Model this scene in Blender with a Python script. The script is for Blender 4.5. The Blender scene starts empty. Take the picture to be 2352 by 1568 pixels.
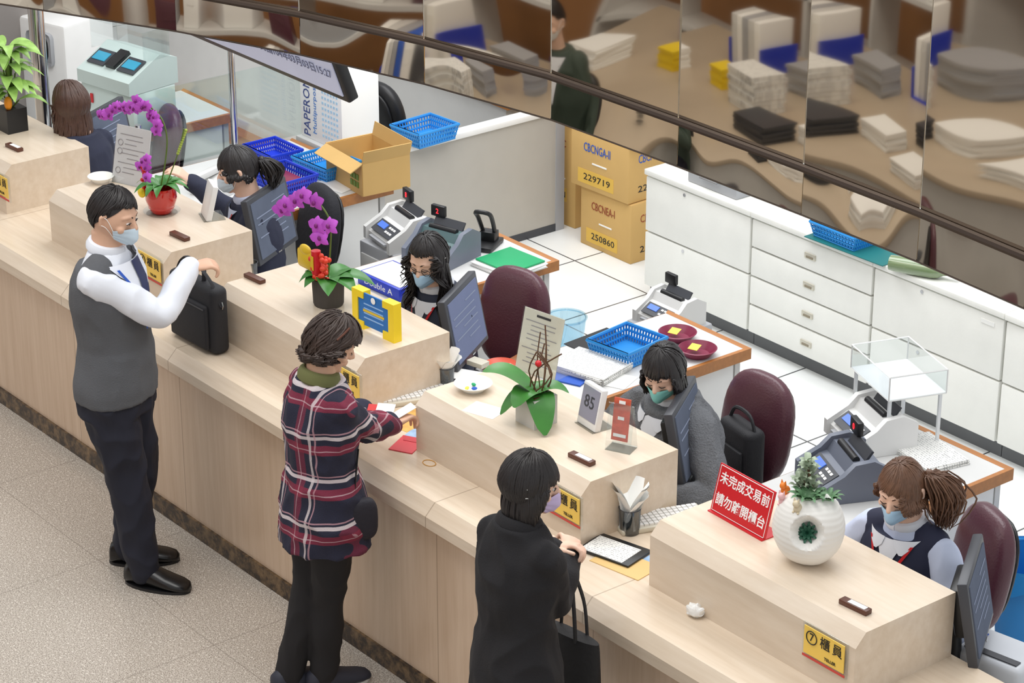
import bpy, bmesh, math, random
from math import sin, cos, pi, radians as R, sqrt, atan2, exp
from mathutils import Vector as V, Matrix as M, Euler, noise
random.seed(7)
S=bpy.context.scene; COL=S.collection
# ---------------- camera (a mezzanine 5.2 m above the hall floor) ----------------
H=5.2; F=5880.; PIT=R(23.7); YAW=R(51.4); CAM=V((0,-5.04,H))
fw=V((-sin(YAW),cos(YAW),0)); rt=V((cos(YAW),sin(YAW),0)); ZZ=V((0,0,1))
def ray(px,py):
    u=(px-1176)/F; v=(py-784)/F
    return fw*cos(PIT)-ZZ*sin(PIT)+rt*u-(fw*sin(PIT)+ZZ*cos(PIT))*v
def P(px,py,z):            # measured photo point -> world point on the horizontal plane z
    d=ray(px,py); return CAM+d*((z-H)/d.z)
def PY(px,py,y):           # ... on the vertical plane Y=y
    d=ray(px,py); return CAM+d*((y-CAM.y)/d.y)
cd=bpy.data.cameras.new('camera'); cd.lens=90; cd.sensor_width=36; cd.clip_end=100
co=bpy.data.objects.new('camera',cd); COL.objects.link(co); co.location=CAM
co.rotation_euler=(pi/2-PIT,0,YAW); S.camera=co
try: S.view_settings.view_transform='Standard'
except Exception: pass
# ---------------- materials ----------------
def lin(c): return tuple((x/255)/12.92 if x/255<=.04045 else ((x/255+.055)/1.055)**2.4 for x in c)
def newm(name):
    m=bpy.data.materials.new(name); m.use_nodes=True; nt=m.node_tree
    return m,nt,nt.nodes['Principled BSDF']
def nd(nt,t,**k):
    n=nt.nodes.new(t)
    for a,b in k.items(): setattr(n,a,b)
    return n
def mixc(nt,fac,a,b):
    n=nd(nt,'ShaderNodeMix',data_type='RGBA')
    for i,x in ((0,fac),(6,a),(7,b)):
        if hasattr(x,'is_linked'): nt.links.new(x,n.inputs[i])
        elif i==0: n.inputs[0].default_value=x
        else: n.inputs[i].default_value=(*x,1)
    return n.outputs[2]
def mth(nt,op,a,b=None):
    n=nd(nt,'ShaderNodeMath',operation=op)
    for i,x in ((0,a),(1,b)):
        if x is None: continue
        if hasattr(x,'is_linked'): nt.links.new(x,n.inputs[i])
        else: n.inputs[i].default_value=x
    return n.outputs[0]
def coords(nt,scale=(1,1,1)):
    tc=nd(nt,'ShaderNodeTexCoord'); mp=nd(nt,'ShaderNodeMapping'); mp.inputs['Scale'].default_value=scale
    nt.links.new(tc.outputs['Object'],mp.inputs['Vector']); return mp.outputs[0]
def nois(nt,vec,sc,det=3,rough=.5):
    n=nd(nt,'ShaderNodeTexNoise'); n.inputs['Scale'].default_value=sc; n.inputs['Detail'].default_value=det; n.inputs['Roughness'].default_value=rough
    nt.links.new(vec,n.inputs['Vector']); return n.outputs[0]
def bumpn(nt,b,h,strength,dist=.01):
    n=nd(nt,'ShaderNodeBump'); n.inputs['Strength'].default_value=strength; n.inputs['Distance'].default_value=dist
    nt.links.new(h,n.inputs['Height']); nt.links.new(n.outputs[0],b.inputs['Normal'])
def xyz(nt,vec):
    s=nd(nt,'ShaderNodeSeparateXYZ'); nt.links.new(vec,s.inputs[0]); return s.outputs
def stripe(nt,sock,period,c,half):
    f=mth(nt,'FRACT',mth(nt,'DIVIDE',sock,period)); return mth(nt,'LESS_THAN',mth(nt,'ABSOLUTE',mth(nt,'SUBTRACT',f,c)),half)
MC={}
def mat(name,c,rough=.5,metal=0,var=.07,sc=6,bump=0,bsc=80,coat=0,emit=0,stretch=(1,1,1),spec=None):
    if name in MC: return MC[name]
    m,nt,b=newm(name); c=lin(c); v=coords(nt,stretch); f=nois(nt,v,sc)
    o=mixc(nt,f,[x*(1-var) for x in c],[min(1,x*(1+var)) for x in c])
    nt.links.new(o,b.inputs['Base Color']); b.inputs['Roughness'].default_value=rough; b.inputs['Metallic'].default_value=metal
    if spec is not None: b.inputs['Specular IOR Level'].default_value=spec
    if coat: b.inputs['Coat Weight'].default_value=coat
    if emit: nt.links.new(o,b.inputs['Emission Color']); b.inputs['Emission Strength'].default_value=emit
    if bump: bumpn(nt,b,nois(nt,coords(nt),bsc,2),bump)
    MC[name]=m; return m
def stone(name,st,joint=None,lo=(206,184,158),hi=(240,227,209)):
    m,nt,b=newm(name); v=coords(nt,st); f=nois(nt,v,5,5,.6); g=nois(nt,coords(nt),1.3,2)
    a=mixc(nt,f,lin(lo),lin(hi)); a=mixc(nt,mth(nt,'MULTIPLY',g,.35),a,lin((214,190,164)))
    if joint:
        x=xyz(nt,coords(nt))[0]; a=mixc(nt,mth(nt,'MULTIPLY',stripe(nt,x,joint,.5,.003),.45),a,lin((120,98,76)))
    nt.links.new(a,b.inputs['Base Color']); b.inputs['Roughness'].default_value=.2; return m
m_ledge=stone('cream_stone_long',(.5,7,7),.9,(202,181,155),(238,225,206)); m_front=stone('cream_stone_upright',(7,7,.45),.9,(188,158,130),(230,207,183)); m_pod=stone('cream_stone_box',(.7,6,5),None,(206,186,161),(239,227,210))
def granite():
    m,nt,b=newm('granite'); v=coords(nt); n1=nois(nt,v,210,2,.7); n2=nois(nt,v,100,2,.6)
    r=nd(nt,'ShaderNodeValToRGB'); nt.links.new(n1,r.inputs[0]); e=r.color_ramp.elements
    e[0].position=.34; e[0].color=(*lin((110,98,88)),1); e[1].position=.56; e[1].color=(*lin((203,193,180)),1)
    a=mixc(nt,mth(nt,'GREATER_THAN',n2,.61),r.outputs[0],lin((220,212,201))); s=xyz(nt,v)
    for k in (0,1): a=mixc(nt,mth(nt,'MULTIPLY',stripe(nt,s[k],.9,.5,.003),.35),a,lin((100,90,80)))
    nt.links.new(a,b.inputs['Base Color']); b.inputs['Roughness'].default_value=.24; return m
def whitefloor():
    m,nt,b=newm('white_floor_tile'); v=coords(nt); s=xyz(nt,v); a=mixc(nt,nois(nt,v,2),lin((226,228,226)),lin((244,246,245)))
    for k in (0,1): a=mixc(nt,stripe(nt,s[k],.6,.5,.008),a,lin((88,88,90)))
    nt.links.new(a,b.inputs['Base Color']); b.inputs['Roughness'].default_value=.22; return m
def marble():
    m,nt,b=newm('brown_marble'); v=coords(nt); f=nois(nt,v,18,6,.7)
    r=nd(nt,'ShaderNodeValToRGB'); nt.links.new(f,r.inputs[0]); e=r.color_ramp.elements
    e[0].position=.42; e[0].color=(*lin((46,34,26)),1); e[1].position=.72; e[1].color=(*lin((138,112,80)),1)
    nt.links.new(r.outputs[0],b.inputs['Base Color']); b.inputs['Roughness'].default_value=.2; return m
def clear(name,tint=(.96,.98,.98),g=.10):
    m,nt,b=newm(name); nt.nodes.remove(b); t=nd(nt,'ShaderNodeBsdfTransparent'); t.inputs[0].default_value=(*tint,1)
    gl=nd(nt,'ShaderNodeBsdfGlossy'); gl.inputs['Roughness'].default_value=.04; mx=nd(nt,'ShaderNodeMixShader')
    lw=nd(nt,'ShaderNodeLayerWeight'); lw.inputs[0].default_value=.25
    nt.links.new(mth(nt,'ADD',mth(nt,'MULTIPLY',lw.outputs['Facing'],.25),g*.5),mx.inputs[0]); nt.links.new(t.outputs[0],mx.inputs[1]); nt.links.new(gl.outputs[0],mx.inputs[2])
    nt.links.new(mx.outputs[0],nt.nodes['Material Output'].inputs[0]); return m
def mirrorm(name,wav,sc,col=(196,185,170)):
    m,nt,b=newm(name); v=coords(nt,(1,1,.55)); b.inputs['Base Color'].default_value=(*lin(col),1); b.inputs['Metallic'].default_value=1; b.inputs['Roughness'].default_value=.025
    bumpn(nt,b,nois(nt,v,sc,0),wav,.05); return m
def printed(name,paper=(240,240,236),ink=(120,120,125),lines=.012):
    m,nt,b=newm(name); v=coords(nt); s=xyz(nt,v); st=stripe(nt,s[1],lines,.5,.2); n=mth(nt,'GREATER_THAN',nois(nt,coords(nt,(160,40,1)),1,1),.5)
    a=mixc(nt,mth(nt,'MULTIPLY',mth(nt,'MULTIPLY',st,n),.6),lin(paper),lin(ink)); nt.links.new(a,b.inputs['Base Color']); b.inputs['Roughness'].default_value=.7; return m
def plaidm():
    m,nt,b=newm('plaid_flannel'); v=coords(nt); s=xyz(nt,v); a=lin((36,37,56)); z=s[2]; x=mth(nt,'ADD',s[0],mth(nt,'MULTIPLY',s[1],.25))
    def put(a,f,c,k): return mixc(nt,mth(nt,'MULTIPLY',f,k),a,lin(c))
    a=put(a,stripe(nt,z,.175,.22,.11),(138,40,64),.7); a=put(a,stripe(nt,x,.175,.22,.11),(138,40,64),.5)
    a=put(a,stripe(nt,z,.175,.50,.04),(222,210,212),.8); a=put(a,stripe(nt,x,.175,.50,.03),(222,210,212),.65)
    a=put(a,stripe(nt,z,.175,.60,.016),(196,150,160),.7); a=put(a,stripe(nt,x,.175,.60,.014),(196,150,160),.6)
    a=put(a,stripe(nt,z,.175,.20,.012),(215,190,196),.5); a=put(a,stripe(nt,x,.175,.20,.012),(215,190,196),.4)
    nt.links.new(a,b.inputs['Base Color']); b.inputs['Roughness'].default_value=.9; bumpn(nt,b,nois(nt,v,300,1),.3); return m
m_gran=granite(); m_wf=whitefloor(); m_marb=marble(); m_clear=clear('clear_acrylic'); m_glass=clear('partition_glass',(.9,.95,.94),.12); m_plaid=plaidm()
m_mir=mirrorm('bronze_mirror',.17,1.7); m_mir2=mirrorm('bronze_mirror_wavy',.34,2.8,(204,194,180))
m_print=printed('printed_paper')
W_=mat('white_plastic',(238,238,236),.35); m_off=mat('offwhite_enamel',(238,238,232),.35,bump=.05); m_black=mat('black_plastic',(26,26,28),.4)
m_dk=mat('dark_grey_plastic',(62,64,70),.4); m_gr=mat('grey_plastic',(168,170,174),.4); m_lgr=mat('light_grey_laminate',(214,214,212),.4)
m_chr=mat('chrome',(205,205,208),.15,1); m_wood=mat('brown_wood_edge',(176,116,62),.4,var=.25,sc=4,stretch=(1,12,12)); m_dwood=mat('dark_wood',(92,52,36),.4,var=.2)
m_paper=mat('white_paper',(246,246,243),.7,var=.02); m_blue=mat('blue_basket_plastic',(40,140,214),.4); m_dblue=mat('deep_blue_plastic',(30,60,200),.4)
m_card=mat('cardboard',(206,168,104),.75,var=.08); m_maroon=mat('maroon_leather',(88,50,60),.3,bump=.12,bsc=120); m_brownl=mat('brown_leather',(150,92,52),.4,bump=.1)
m_purp=mat('maroon_plastic',(128,34,66),.35); m_yel=mat('yellow_plastic',(247,215,30),.4); m_red=mat('red_plastic',(206,28,38),.35); m_green=mat('green_card',(20,160,100),.5)
m_leaf=mat('leaf_green',(62,126,50),.35,var=.35,sc=14); m_leaf2=mat('pale_leaf',(150,190,96),.4,var=.4,sc=30); m_stem=mat('stem_green',(96,120,50),.5); m_twig=mat('brown_twig',(96,66,44),.7)
m_mag=mat('magenta_petal',(196,84,206),.5,var=.25,sc=40); m_magd=mat('deep_magenta',(120,16,110),.5); m_text=mat('black_ink',(28,28,30),.6); m_wtext=mat('white_ink',(250,250,248),.6)
m_gold=mat('yellow_gold',(226,190,40),.35,var=.2); m_rglass=mat('red_glass',(196,28,22),.1,coat=1,var=.2); m_bt=mat('blue_ink',(40,90,190),.6); m_rtext=mat('red_led',(255,40,50),.4,emit=2.5)
m_scr=mat('lit_screen',(104,112,138),.9,emit=.30,var=.08,sc=9,spec=.05); m_scrd=mat('dim_screen',(90,97,112),.9,emit=.20,var=.12,sc=14,spec=.05); m_stick=mat('yellow_note',(250,226,90),.7)
# ---------------- object helpers ----------------
def link(o,parent=None):
    COL.objects.link(o)
    if parent: o.parent=parent
    return o
def tag(o,label=None,cat=None,group=None,kind=None):
    for k,v in (('label',label),('category',cat),('group',group),('kind',kind)):
        if v: o[k]=v
    return o
def thing(name,label,cat,loc=(0,0,0),rz=0,group=None):
    o=bpy.data.objects.new(name,None); o.empty_display_size=.1; link(o); o.location=loc; o.rotation_euler=(0,0,rz); return tag(o,label,cat,group)
def cat_(pts,k):           # Catmull-Rom through tuples
    out=[]; n=len(pts)
    for i in range(n-1):
        a,b,c,d=pts[max(0,i-1)],pts[i],pts[i+1],pts[min(n-1,i+2)]
        for j in range(k):
            t=j/k; out.append(tuple(.5*(2*q+(r-p)*t+(2*p-5*q+4*r-s)*t*t+(3*q-p-3*r+s)*t**3) for p,q,r,s in zip(a,b,c,d)))
    out.append(tuple(pts[-1])); return out
class MB:
    def __init__(s): s.bm=bmesh.new()
    def box(s,c,d,rz=0,rx=0,ry=0,bev=0,seg=2):
        mx=M.Translation(V(c))@Euler((rx,ry,rz)).to_matrix().to_4x4()@M.Diagonal((*d,1))
        r=bmesh.ops.create_cube(s.bm,size=1,matrix=mx)
        if bev:
            es={e for v in r['verts'] for e in v.link_edges}; bmesh.ops.bevel(s.bm,geom=list(es),offset=bev,segments=seg,affect='EDGES',profile=.5)
        return s
    def rings(s,rs,n=12,cap=True):
        bm=s.bm; L=[]
        for c,ax,ay in rs: L.append([bm.verts.new(c+ax*cos(2*pi*i/n)+ay*sin(2*pi*i/n)) for i in range(n)])
        for a,b in zip(L,L[1:]):
            for i in range(n): bm.faces.new((a[i],a[(i+1)%n],b[(i+1)%n],b[i]))
        if cap:
            for l,r in ((L[0],rs[0]),(L[-1],rs[-1])):
                c=bm.verts.new(r[0])
                for i in range(n): bm.faces.new((l[i],l[(i+1)%n],c))
        return s
    def tube(s,pts,r,n=8,cap=True,k=1,flat=1,ref=None):
        pts=[V(p) for p in pts]; rr=list(r) if isinstance(r,(list,tuple)) else [r]*len(pts)
        if k>1:
            q=cat_([(*p,x) for p,x in zip(pts,rr)],k); pts=[V(p[:3]) for p in q]; rr=[max(1e-4,p[3]) for p in q]
        t=(pts[1]-pts[0]).normalized(); u=V(ref) if ref else (V((0,0,1)) if abs(t.z)<.9 else V((1,0,0))); out=[]
        for i,p in enumerate(pts):
            t=pts[min(i+1,len(pts)-1)]-pts[max(0,i-1)]
            t=t.normalized() if t.length>1e-9 else V((0,0,1))
            u=u-t*u.dot(t); u=u.normalized() if u.length>1e-6 else t.orthogonal().normalized(); w=t.cross(u)
            out.append((p,w*rr[i],u*(rr[i]*flat)))
        return s.rings(out,n,cap)
    def limb(s,pts,r,n=14,k=5):
        pts=[V(p) for p in pts]; a=(pts[0]-pts[1]).normalized(); b=(pts[-1]-pts[-2]).normalized()
        q=cat_([(*p,x) for p,x in zip(pts,r)],k); P_=[V(p[:3]) for p in q]; R_=[p[3] for p in q]
        return s.tube([P_[0]+a*r[0]*.8,P_[0]+a*r[0]*.5]+P_+[P_[-1]+b*r[-1]*.5,P_[-1]+b*r[-1]*.8],[r[0]*.5,r[0]*.82]+R_+[r[-1]*.82,r[-1]*.5],n)
    def cyl(s,a,b,r0,r1=None,n=16): return s.tube([a,b],[r0,r0 if r1 is None else r1],n)
    def lathe(s,prof,n=24,c=(0,0,0)):
        c=V(c); return s.rings([(c+V((0,0,z)),V((max(r,1e-4),0,0)),V((0,max(r,1e-4),0))) for r,z in prof],n,True)
    def prism(s,poly,ax,a0,a1):
        f={'x':lambda u,v,a:(a,u,v),'y':lambda u,v,a:(u,a,v),'z':lambda u,v,a:(u,v,a)}[ax]; bm=s.bm
        A=[bm.verts.new(f(u,v,a0)) for u,v in poly]; B=[bm.verts.new(f(u,v,a1)) for u,v in poly]; n=len(poly)
        bm.faces.new(A); bm.faces.new(B[::-1])
        for i in range(n): bm.faces.new((A[i],B[i],B[(i+1)%n],A[(i+1)%n]))
        return s
    def grid(s,rows,close=False):
        bm=s.bm; L=[[bm.verts.new(p) for p in r] for r in rows]
        for a,b in zip(L,L[1:]):
            for i in range(len(a)-(0 if close else 1)): j=(i+1)%len(a); bm.faces.new((a[i],a[j],b[j],b[i]))
        return s
    def ball(s,c,r,u=14,v=10,e=1.,Q=None):
        c=V(c); r=(r,r,r) if not isinstance(r,(tuple,list)) else r
        pw=lambda x: math.copysign(abs(x)**e,x); rs=[]
        for j in range(v+1):
            th=pi*j/v; row=[]
            for i in range(u):
                ph=2*pi*i/u; p=V((r[0]*pw(sin(th))*pw(cos(ph)),r[1]*pw(sin(th))*pw(sin(ph)),r[2]*pw(cos(th))))
                row.append(c+(Q@p if Q else p))
            rs.append(row)
        s.grid(rs,True); return s
    def leaf(s,base,az,L,w,rise,droop,n=8,fold=.25,rnd=.8):
        base=V(base); d=V((cos(az),sin(az),0)); sd=V((-sin(az),cos(az),0)); rows=[]
        for i in range(n+1):
            t=i/n; p=base+d*(L*t)+ZZ*(rise*sin(min(t,1)*pi*.6)-droop*t*t); ww=w*(sin(pi*min(1,(t*.93+.05))**.8))**rnd if t<1 else w*(.02 if rnd>.7 else .12)
            rows.append([p-sd*ww+ZZ*ww*fold,p-sd*ww*.5+ZZ*ww*fold*.25,p,p+sd*ww*.5+ZZ*ww*fold*.25,p+sd*ww+ZZ*ww*fold])
        return s.grid(rows)
    def build(s,name,m,parent=None,ang=40,mx=None):
        bm=s.bm; bmesh.ops.remove_doubles(bm,verts=bm.verts,dist=2e-5); bmesh.ops.recalc_face_normals(bm,faces=bm.faces)
        if mx: bmesh.ops.transform(bm,matrix=mx,verts=bm.verts)
        me=bpy.data.meshes.new(name); bm.to_mesh(me); bm.free(); me.materials.append(m)
        if len(me.polygons): me.polygons.foreach_set('use_smooth',[True]*len(me.polygons)); me.set_sharp_from_angle(angle=R(ang))
        return link(bpy.data.objects.new(name,me),parent)
def solo(mb,name,m,label,cat,loc=(0,0,0),rz=0,group=None,ang=40):
    o=mb.build(name,m,None,ang); o.location=loc; o.rotation_euler=(0,0,rz); return tag(o,label,cat,group)
def text(s,size,m,parent,o,xd,yd,name='lettering',width=None,ext=.0006,al='CENTER',bold=0):
    cu=bpy.data.curves.new('t','FONT'); cu.body=s; cu.size=size; cu.align_x=al; cu.align_y='CENTER'; cu.extrude=ext; cu.resolution_u=2; cu.offset=bold
    t=bpy.data.objects.new('t',cu); COL.objects.link(t); dg=bpy.context.evaluated_depsgraph_get(); me=bpy.data.meshes.new_from_object(t.evaluated_get(dg))
    bpy.data.objects.remove(t); bpy.data.curves.remove(cu)
    xd=V(xd).normalized(); yd=V(yd).normalized(); z=xd.cross(yd); k=1
    if width and len(me.vertices):
        xs=[v.co.x for v in me.vertices]; k=width/max(1e-6,max(xs)-min(xs))
    mx=M(((xd.x*k,yd.x,z.x,o[0]),(xd.y*k,yd.y,z.y,o[1]),(xd.z*k,yd.z,z.z,o[2]),(0,0,0,1))); me.transform(mx); me.materials.clear(); me.materials.append(m); me.name=name
    return link(bpy.data.objects.new(name,me),parent)
def struct(mb,name,m): o=mb.build(name,m); o['kind']='structure'; return o
LZ=.86; PZ=1.10; WZ=.74
# ---------------- setting ----------------
struct(MB().box((-8,-3.5,-.05),(22,7.1,.1)),'floor',m_gran)
struct(MB().box((-9,5.03,-.05),(20,9.94,.1)),'floor_teller_side',m_wf)
struct(MB().box((-15.6,2,1.3),(.1,8,2.6)),'wall_far',mat('grey_wall',(170,166,160),.6))
struct(MB().box((-10.5,-5.6,1.45),(9,.1,2.9)),'wall_public_side',mat('orange_wood_wall',(158,112,70),.4,var=.25,sc=3,stretch=(1,1,.2)))
# counter
C=thing('service_counter','long cream stone service counter with raised boxes and a brown marble plinth','counter')
x0,x1=-13.6,-3.7
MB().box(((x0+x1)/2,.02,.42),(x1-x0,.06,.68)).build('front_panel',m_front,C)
MB().box(((x0+x1)/2,.015,.04),(x1-x0,.075,.08)).build('plinth',m_marb,C)
MB().prism([(-.06,.77),(-.06,.815),(-.015,LZ),(.66,LZ),(.66,.80),(.0,.76)],'x',x0,x1).build('ledge',m_ledge,C,20)
PODS=[(-11.40,-10.40),(-9.97,-8.97),(-8.53,-7.53),(-7.14,-6.16),(-5.79,-4.81)]
for a,b in PODS: MB().prism([(.19,LZ),(.19,1.055),(.235,PZ),(.65,PZ),(.65,LZ)],'x',a,b).build('raised_box',m_pod,C,20)
MB().box(((x0+x1)/2,.63,.37),(x1-x0,.04,.74)).build('back_panel',m_lgr,C)
solo(MB().box((0,0,-.02),(x1-x0,.36,.04),bev=.008),'worktop',m_lgr,'pale grey worktop running behind the raised counter boxes','worktop',((x0+x1)/2,.84,WZ))
# number signs on the raised boxes
ms_=mat('sign_yellow',(246,206,92),.4)
for (px,py),dg,lab in zip([(0,424),(347,613),(798,877),(1297,1158),(1896,1492)],'34567',
    ['yellow teller number sign at the left picture edge, on the farthest raised box','yellow teller number sign on the raised box beside the grey-vested person','yellow teller number sign half hidden by the head of the plaid-shirted person','yellow teller number sign beside the head of the black-coated person','yellow teller number sign with a 7 on the nearest raised box']):
    p=PY(px,py,.187); t=thing('number_sign',lab,'sign',(p.x,.19,p.z),0,'teller number signs')
    MB().box((0,-.004,0),(.20,.008,.13),bev=.002).build('acrylic_holder',m_clear,t)
    MB().box((0,-.010,.006),(.18,.003,.10)).build('plate',ms_,t); MB().box((0,-.0105,-.054),(.19,.002,.008)).build('stripe',mat('soft_red',(206,70,60),.5),t)
    MB().tube([(-.055+.023*cos(a*pi/12),-.013,.022+.023*sin(a*pi/12)) for a in range(25)],.002,4).build('ring',m_text,t)
    for s_,sz,x,z in ((dg,.04,-.055,.022),('櫃',.046,.005,.022),('員',.046,.060,.022),('TELLER',.016,.03,-.028)): text(s_,sz,m_text,t,(x,-.0125,z),(1,0,0),(0,0,1))
# name bars
for i,(px,py,w) in enumerate([(33,342,1),(413,546,0),(585,643,0),(1336,1058,1),(1964,1397,1)]):
    p=P(px,py,PZ); t=thing('name_bar',['small dark name bar with pale insert on the farthest raised box','small brown name bar on the raised box behind the black briefcase','small brown name bar beside the grey ribbed orchid pot','small dark name bar with pale insert between the red leaflet holder and the black-haired customer','small dark name bar with pale insert in front of the white vase'][i],'name plate',(p.x,p.y,PZ),R(4),'name bars on the counter')
    MB().box((0,0,.009),(.115,.032,.018),bev=.003).build('bar',m_dwood,t)
    if w: MB().box((.01,0,.0185),(.07,.02,.002)).build('insert',m_paper,t)
# ---------------- low white cabinets ----------------
CX=[-9.26,-8.47,-7.64,-6.83,-6.02,-5.2]
m_plin=mat('grey_plinth',(96,98,100),.5)
for i in range(5):
    a,b=CX[i]+.002,CX[i+1]-.002; w=b-a
    t=thing('low_cabinet',['low white cabinet with two tall fronts, the end one beside the carton stack','low white cabinet with four handled drawers','low white cabinet with two fronts right of the four-drawer one','low white cabinet cut by the right picture edge','low white cabinet just beyond the right picture edge'][i],'cabinet',((a+b)/2,3.23,0),0,'row of low white cabinets')
    MB().box((0,.24,.39),(w,.42,.62)).build('body',m_off,t); MB().box((0,.225,.715),(w+.002,.47,.03),bev=.004).build('top',m_off,t)
    MB().box((0,.25,.04),(w,.40,.08)).build('plinth',m_plin,t)
    n=4 if i==1 else 2; hh=.61/n
    for k in range(n):
        z=.085+hh*(k+.5); d=MB().box((0,.015,z),(w-.012,.03,hh-.01),bev=.004).build('drawer' if n==4 else 'front',m_off,t)
        if n==4:
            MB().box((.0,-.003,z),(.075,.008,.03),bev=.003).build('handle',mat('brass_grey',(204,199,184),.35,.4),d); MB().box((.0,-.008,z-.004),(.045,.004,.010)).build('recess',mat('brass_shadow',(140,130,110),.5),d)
        else:
            MB().cyl((-w*.12,-.004,z+hh*.42),(-w*.12,.004,z+hh*.42),.009,n=10).build('lock',m_chr,d)
            if k==1 and i>1: MB().box((w*.38,-.002,z+hh*.36),(.08,.003,.02)).build('label_tag',m_print,d)
def wpos(px,py,z): p=P(px,py,z); return (p.x,p.y,z)
t=thing('cash_box','grey metal cash box on the end cabinet','box',wpos(1668,428,.73),0)
MB().box((0,0,.05),(.36,.2,.10),bev=.008).build('body',m_gr,t); MB().box((0,0,.115),(.365,.205,.03),bev=.008).build('lid',m_gr,t)
MB().tube([(-.06,-.1,.07),(-.06,-.125,.06),(.06,-.125,.06),(.06,-.1,.07)],.006,6).build('handle',m_chr,t); MB().box((-.03,-.104,.085),(.05,.006,.05)).build('clasp',m_chr,t)
# baskets
def basket(label,loc,w,d,h,rz,m,group=None,fl=1.15):
    b=MB(); b.box((0,0,.004),(w,d,.006))
    n=14
    for k in range(n+1):
        u=-1+2*k/n
        for sgn in (-1,1):
            b.cyl((u*w/2,sgn*d/2,.003),(u*w/2*fl,sgn*d/2*fl,h),.0046,n=5); b.cyl((sgn*w/2,u*d/2,.003),(sgn*w/2*fl,u*d/2*fl,h),.0046,n=5)
    for z,rr in ((.003,.006),(h*.33,.006),(h*.66,.006),(h,.009)):
        f=1+(fl-1)*z/h; X,Y=w/2*f,d/2*f; b.tube([(-X,-Y,z),(X,-Y,z),(X,Y,z),(-X,Y,z),(-X,-Y,z),(X,-Y,z)],rr,6,cap=False)
    return solo(b,'basket',m,label,'basket',loc,rz,group)
MB_=MB().box((0,0,.002),(.5,.3,.004)); solo(MB_,'desk_mat',mat('teal_mat',(24,110,110),.5),'dark teal mat under the blue basket on the cabinets','mat',wpos(1985,560,.731),R(2))
basket('blue basket on the teal mat on top of the white cabinets',wpos(1948,548,.736),.26,.19,.07,0,m_blue)
t=thing('glass_bottle','clear green bottle lying on top of the white cabinets','bottle',wpos(2118,634,.73),R(25))
MB().tube([(-.15,0,.04),(-.14,0,.04),(.05,0,.04),(.10,0,.04),(.15,0,.04)],[.03,.038,.04,.02,.014],14,k=3).build('glass',mat('green_glass',(120,140,100),.08,coat=1),t); MB().cyl((.15,0,.04),(.175,0,.04),.015,n=10).build('cap',m_gr,t)
# ---------------- cartons ----------------
def carton(label,loc,w,d,h,rz,lines,group='stacked brown cartons',sc=1):
    t=thing('carton',label,'box',loc,rz,group); MB().box((0,0,h/2),(w,d,h),bev=.004).build('box',m_card,t)
    MB().box((0,0,h+.001),(w*.98,.06,.002)).build('tape',mat('packing_tape',(190,146,84),.3),t)
    for s_,z,sz,m in lines: text(s_,sz,m,t,(-.02,-d/2-.002,h*z),(1,0,0),(0,0,1),width=w*.46); text(s_,sz,m,t,(w/2+.001,0,h*z),(0,1,0),(0,0,1),width=d*.6)
    MB().box((.0,-d/2-.002,h*.46),(w*.25,.003,.008)).build('staple',m_paper,t)
    MB().box((-.03,-d/2-.0006,h*lines[-1][1]),(w*.62,.0015,.08)).build('yellow_patch',mat('carton_yellow',(222,180,80),.7),t)
    return t
p=P(1412,575,0); bx,by=p.x,p.y+.1
m_rust=mat('rust_ink',(150,70,40),.6)
carton('brown carton at the bottom of the stack marked 250860',(bx,by,0),.42,.34,.34,0,[('CBCNEA-I',.72,.065,m_rust),('250860',.2,.052,m_text)])
carton('brown carton marked 229719 in the middle of the stack',(bx-.04,by-.01,.344),.46,.36,.34,R(2),[('CBCNGA-II',.7,.07,m_bt),('229719',.2,.052,m_text)])
carton('brown carton on top of the stack marked 250841',(bx+.02,by-.01,.688),.44,.34,.28,R(-2),[('CBCNGA-II',.72,.07,m_bt),('250841',.15,.05,m_text)])
p=P(1302,505,0); ex,ey=p.x+.02,p.y+.06
carton('brown carton standing upright between the grey partition and the stack',(ex,ey,0),.22,.24,.60,R(3),[('CBC',.8,.06,m_rust),('YTN',.3,.05,m_text)])
carton('second upright carton behind the partition end post',(ex,ey,.605),.22,.24,.30,R(-3),[('C-NO',.65,.06,m_bt),('TE',.3,.05,m_text)])
# ---------------- grey partition, glass and far fittings ----------------
p=P(1270,527,0); qx=p.x
t=thing('partition','low grey partition with white rail beside the cartons','partition',(qx,0,0))
MB().box((0,2.80,.36),(.05,1.42,.66)).build('panel',mat('grey_panel',(180,176,168),.45),t); MB().box((0,2.80,.71),(.08,1.44,.035),bev=.006).build('rail',W_,t); MB().box((0,3.53,.37),(.06,.06,.74)).build('post',m_gr,t); MB().box((0,2.80,.02),(.055,1.42,.05)).build('skirting',m_dk,t)
t=thing('glass_screen','clear glass screen on steel posts beside the blue baskets','screen',(qx-.45,1.1,0))
MB().box((0,.6,.95),(.008,1.1,.42)).build('pane',m_glass,t)
for y in (.05,.62,1.15): MB().cyl((0,y,0),(0,y,1.35 if y>.1 else 1.0),.018,n=12).build('post',m_chr,t)
t=thing('white_partition','long white partition with slots and a wooden base rail at the back','partition',(-12.65,2.9,0))
MB().box((0,0,.45),(2.4,.05,.8)).build('panel',W_,t); MB().box((0,-.06,.10),(2.4,.1,.08)).build('base_rail',m_wood,t)
MB().box((0,0,.865),(2.4,.08,.03)).build('rail',m_lgr,t)
for k in range(10): MB().box((-1.0+k*.22,-.027,.72),(.02,.006,.06)).build('slot',m_dk,t)
t=thing('back_counter','far desk with brown wooden top behind the grey partition','desk',(-11.7,4.0,0))
MB().box((0,0,.7),(2.3,1.3,.05),bev=.005).build('top',m_wood,t); MB().box((0,-.6,.35),(2.2,.04,.66)).build('panel',m_lgr,t); MB().box((1.05,0,.35),(.04,1.2,.66)).build('side',m_lgr,t)
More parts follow.
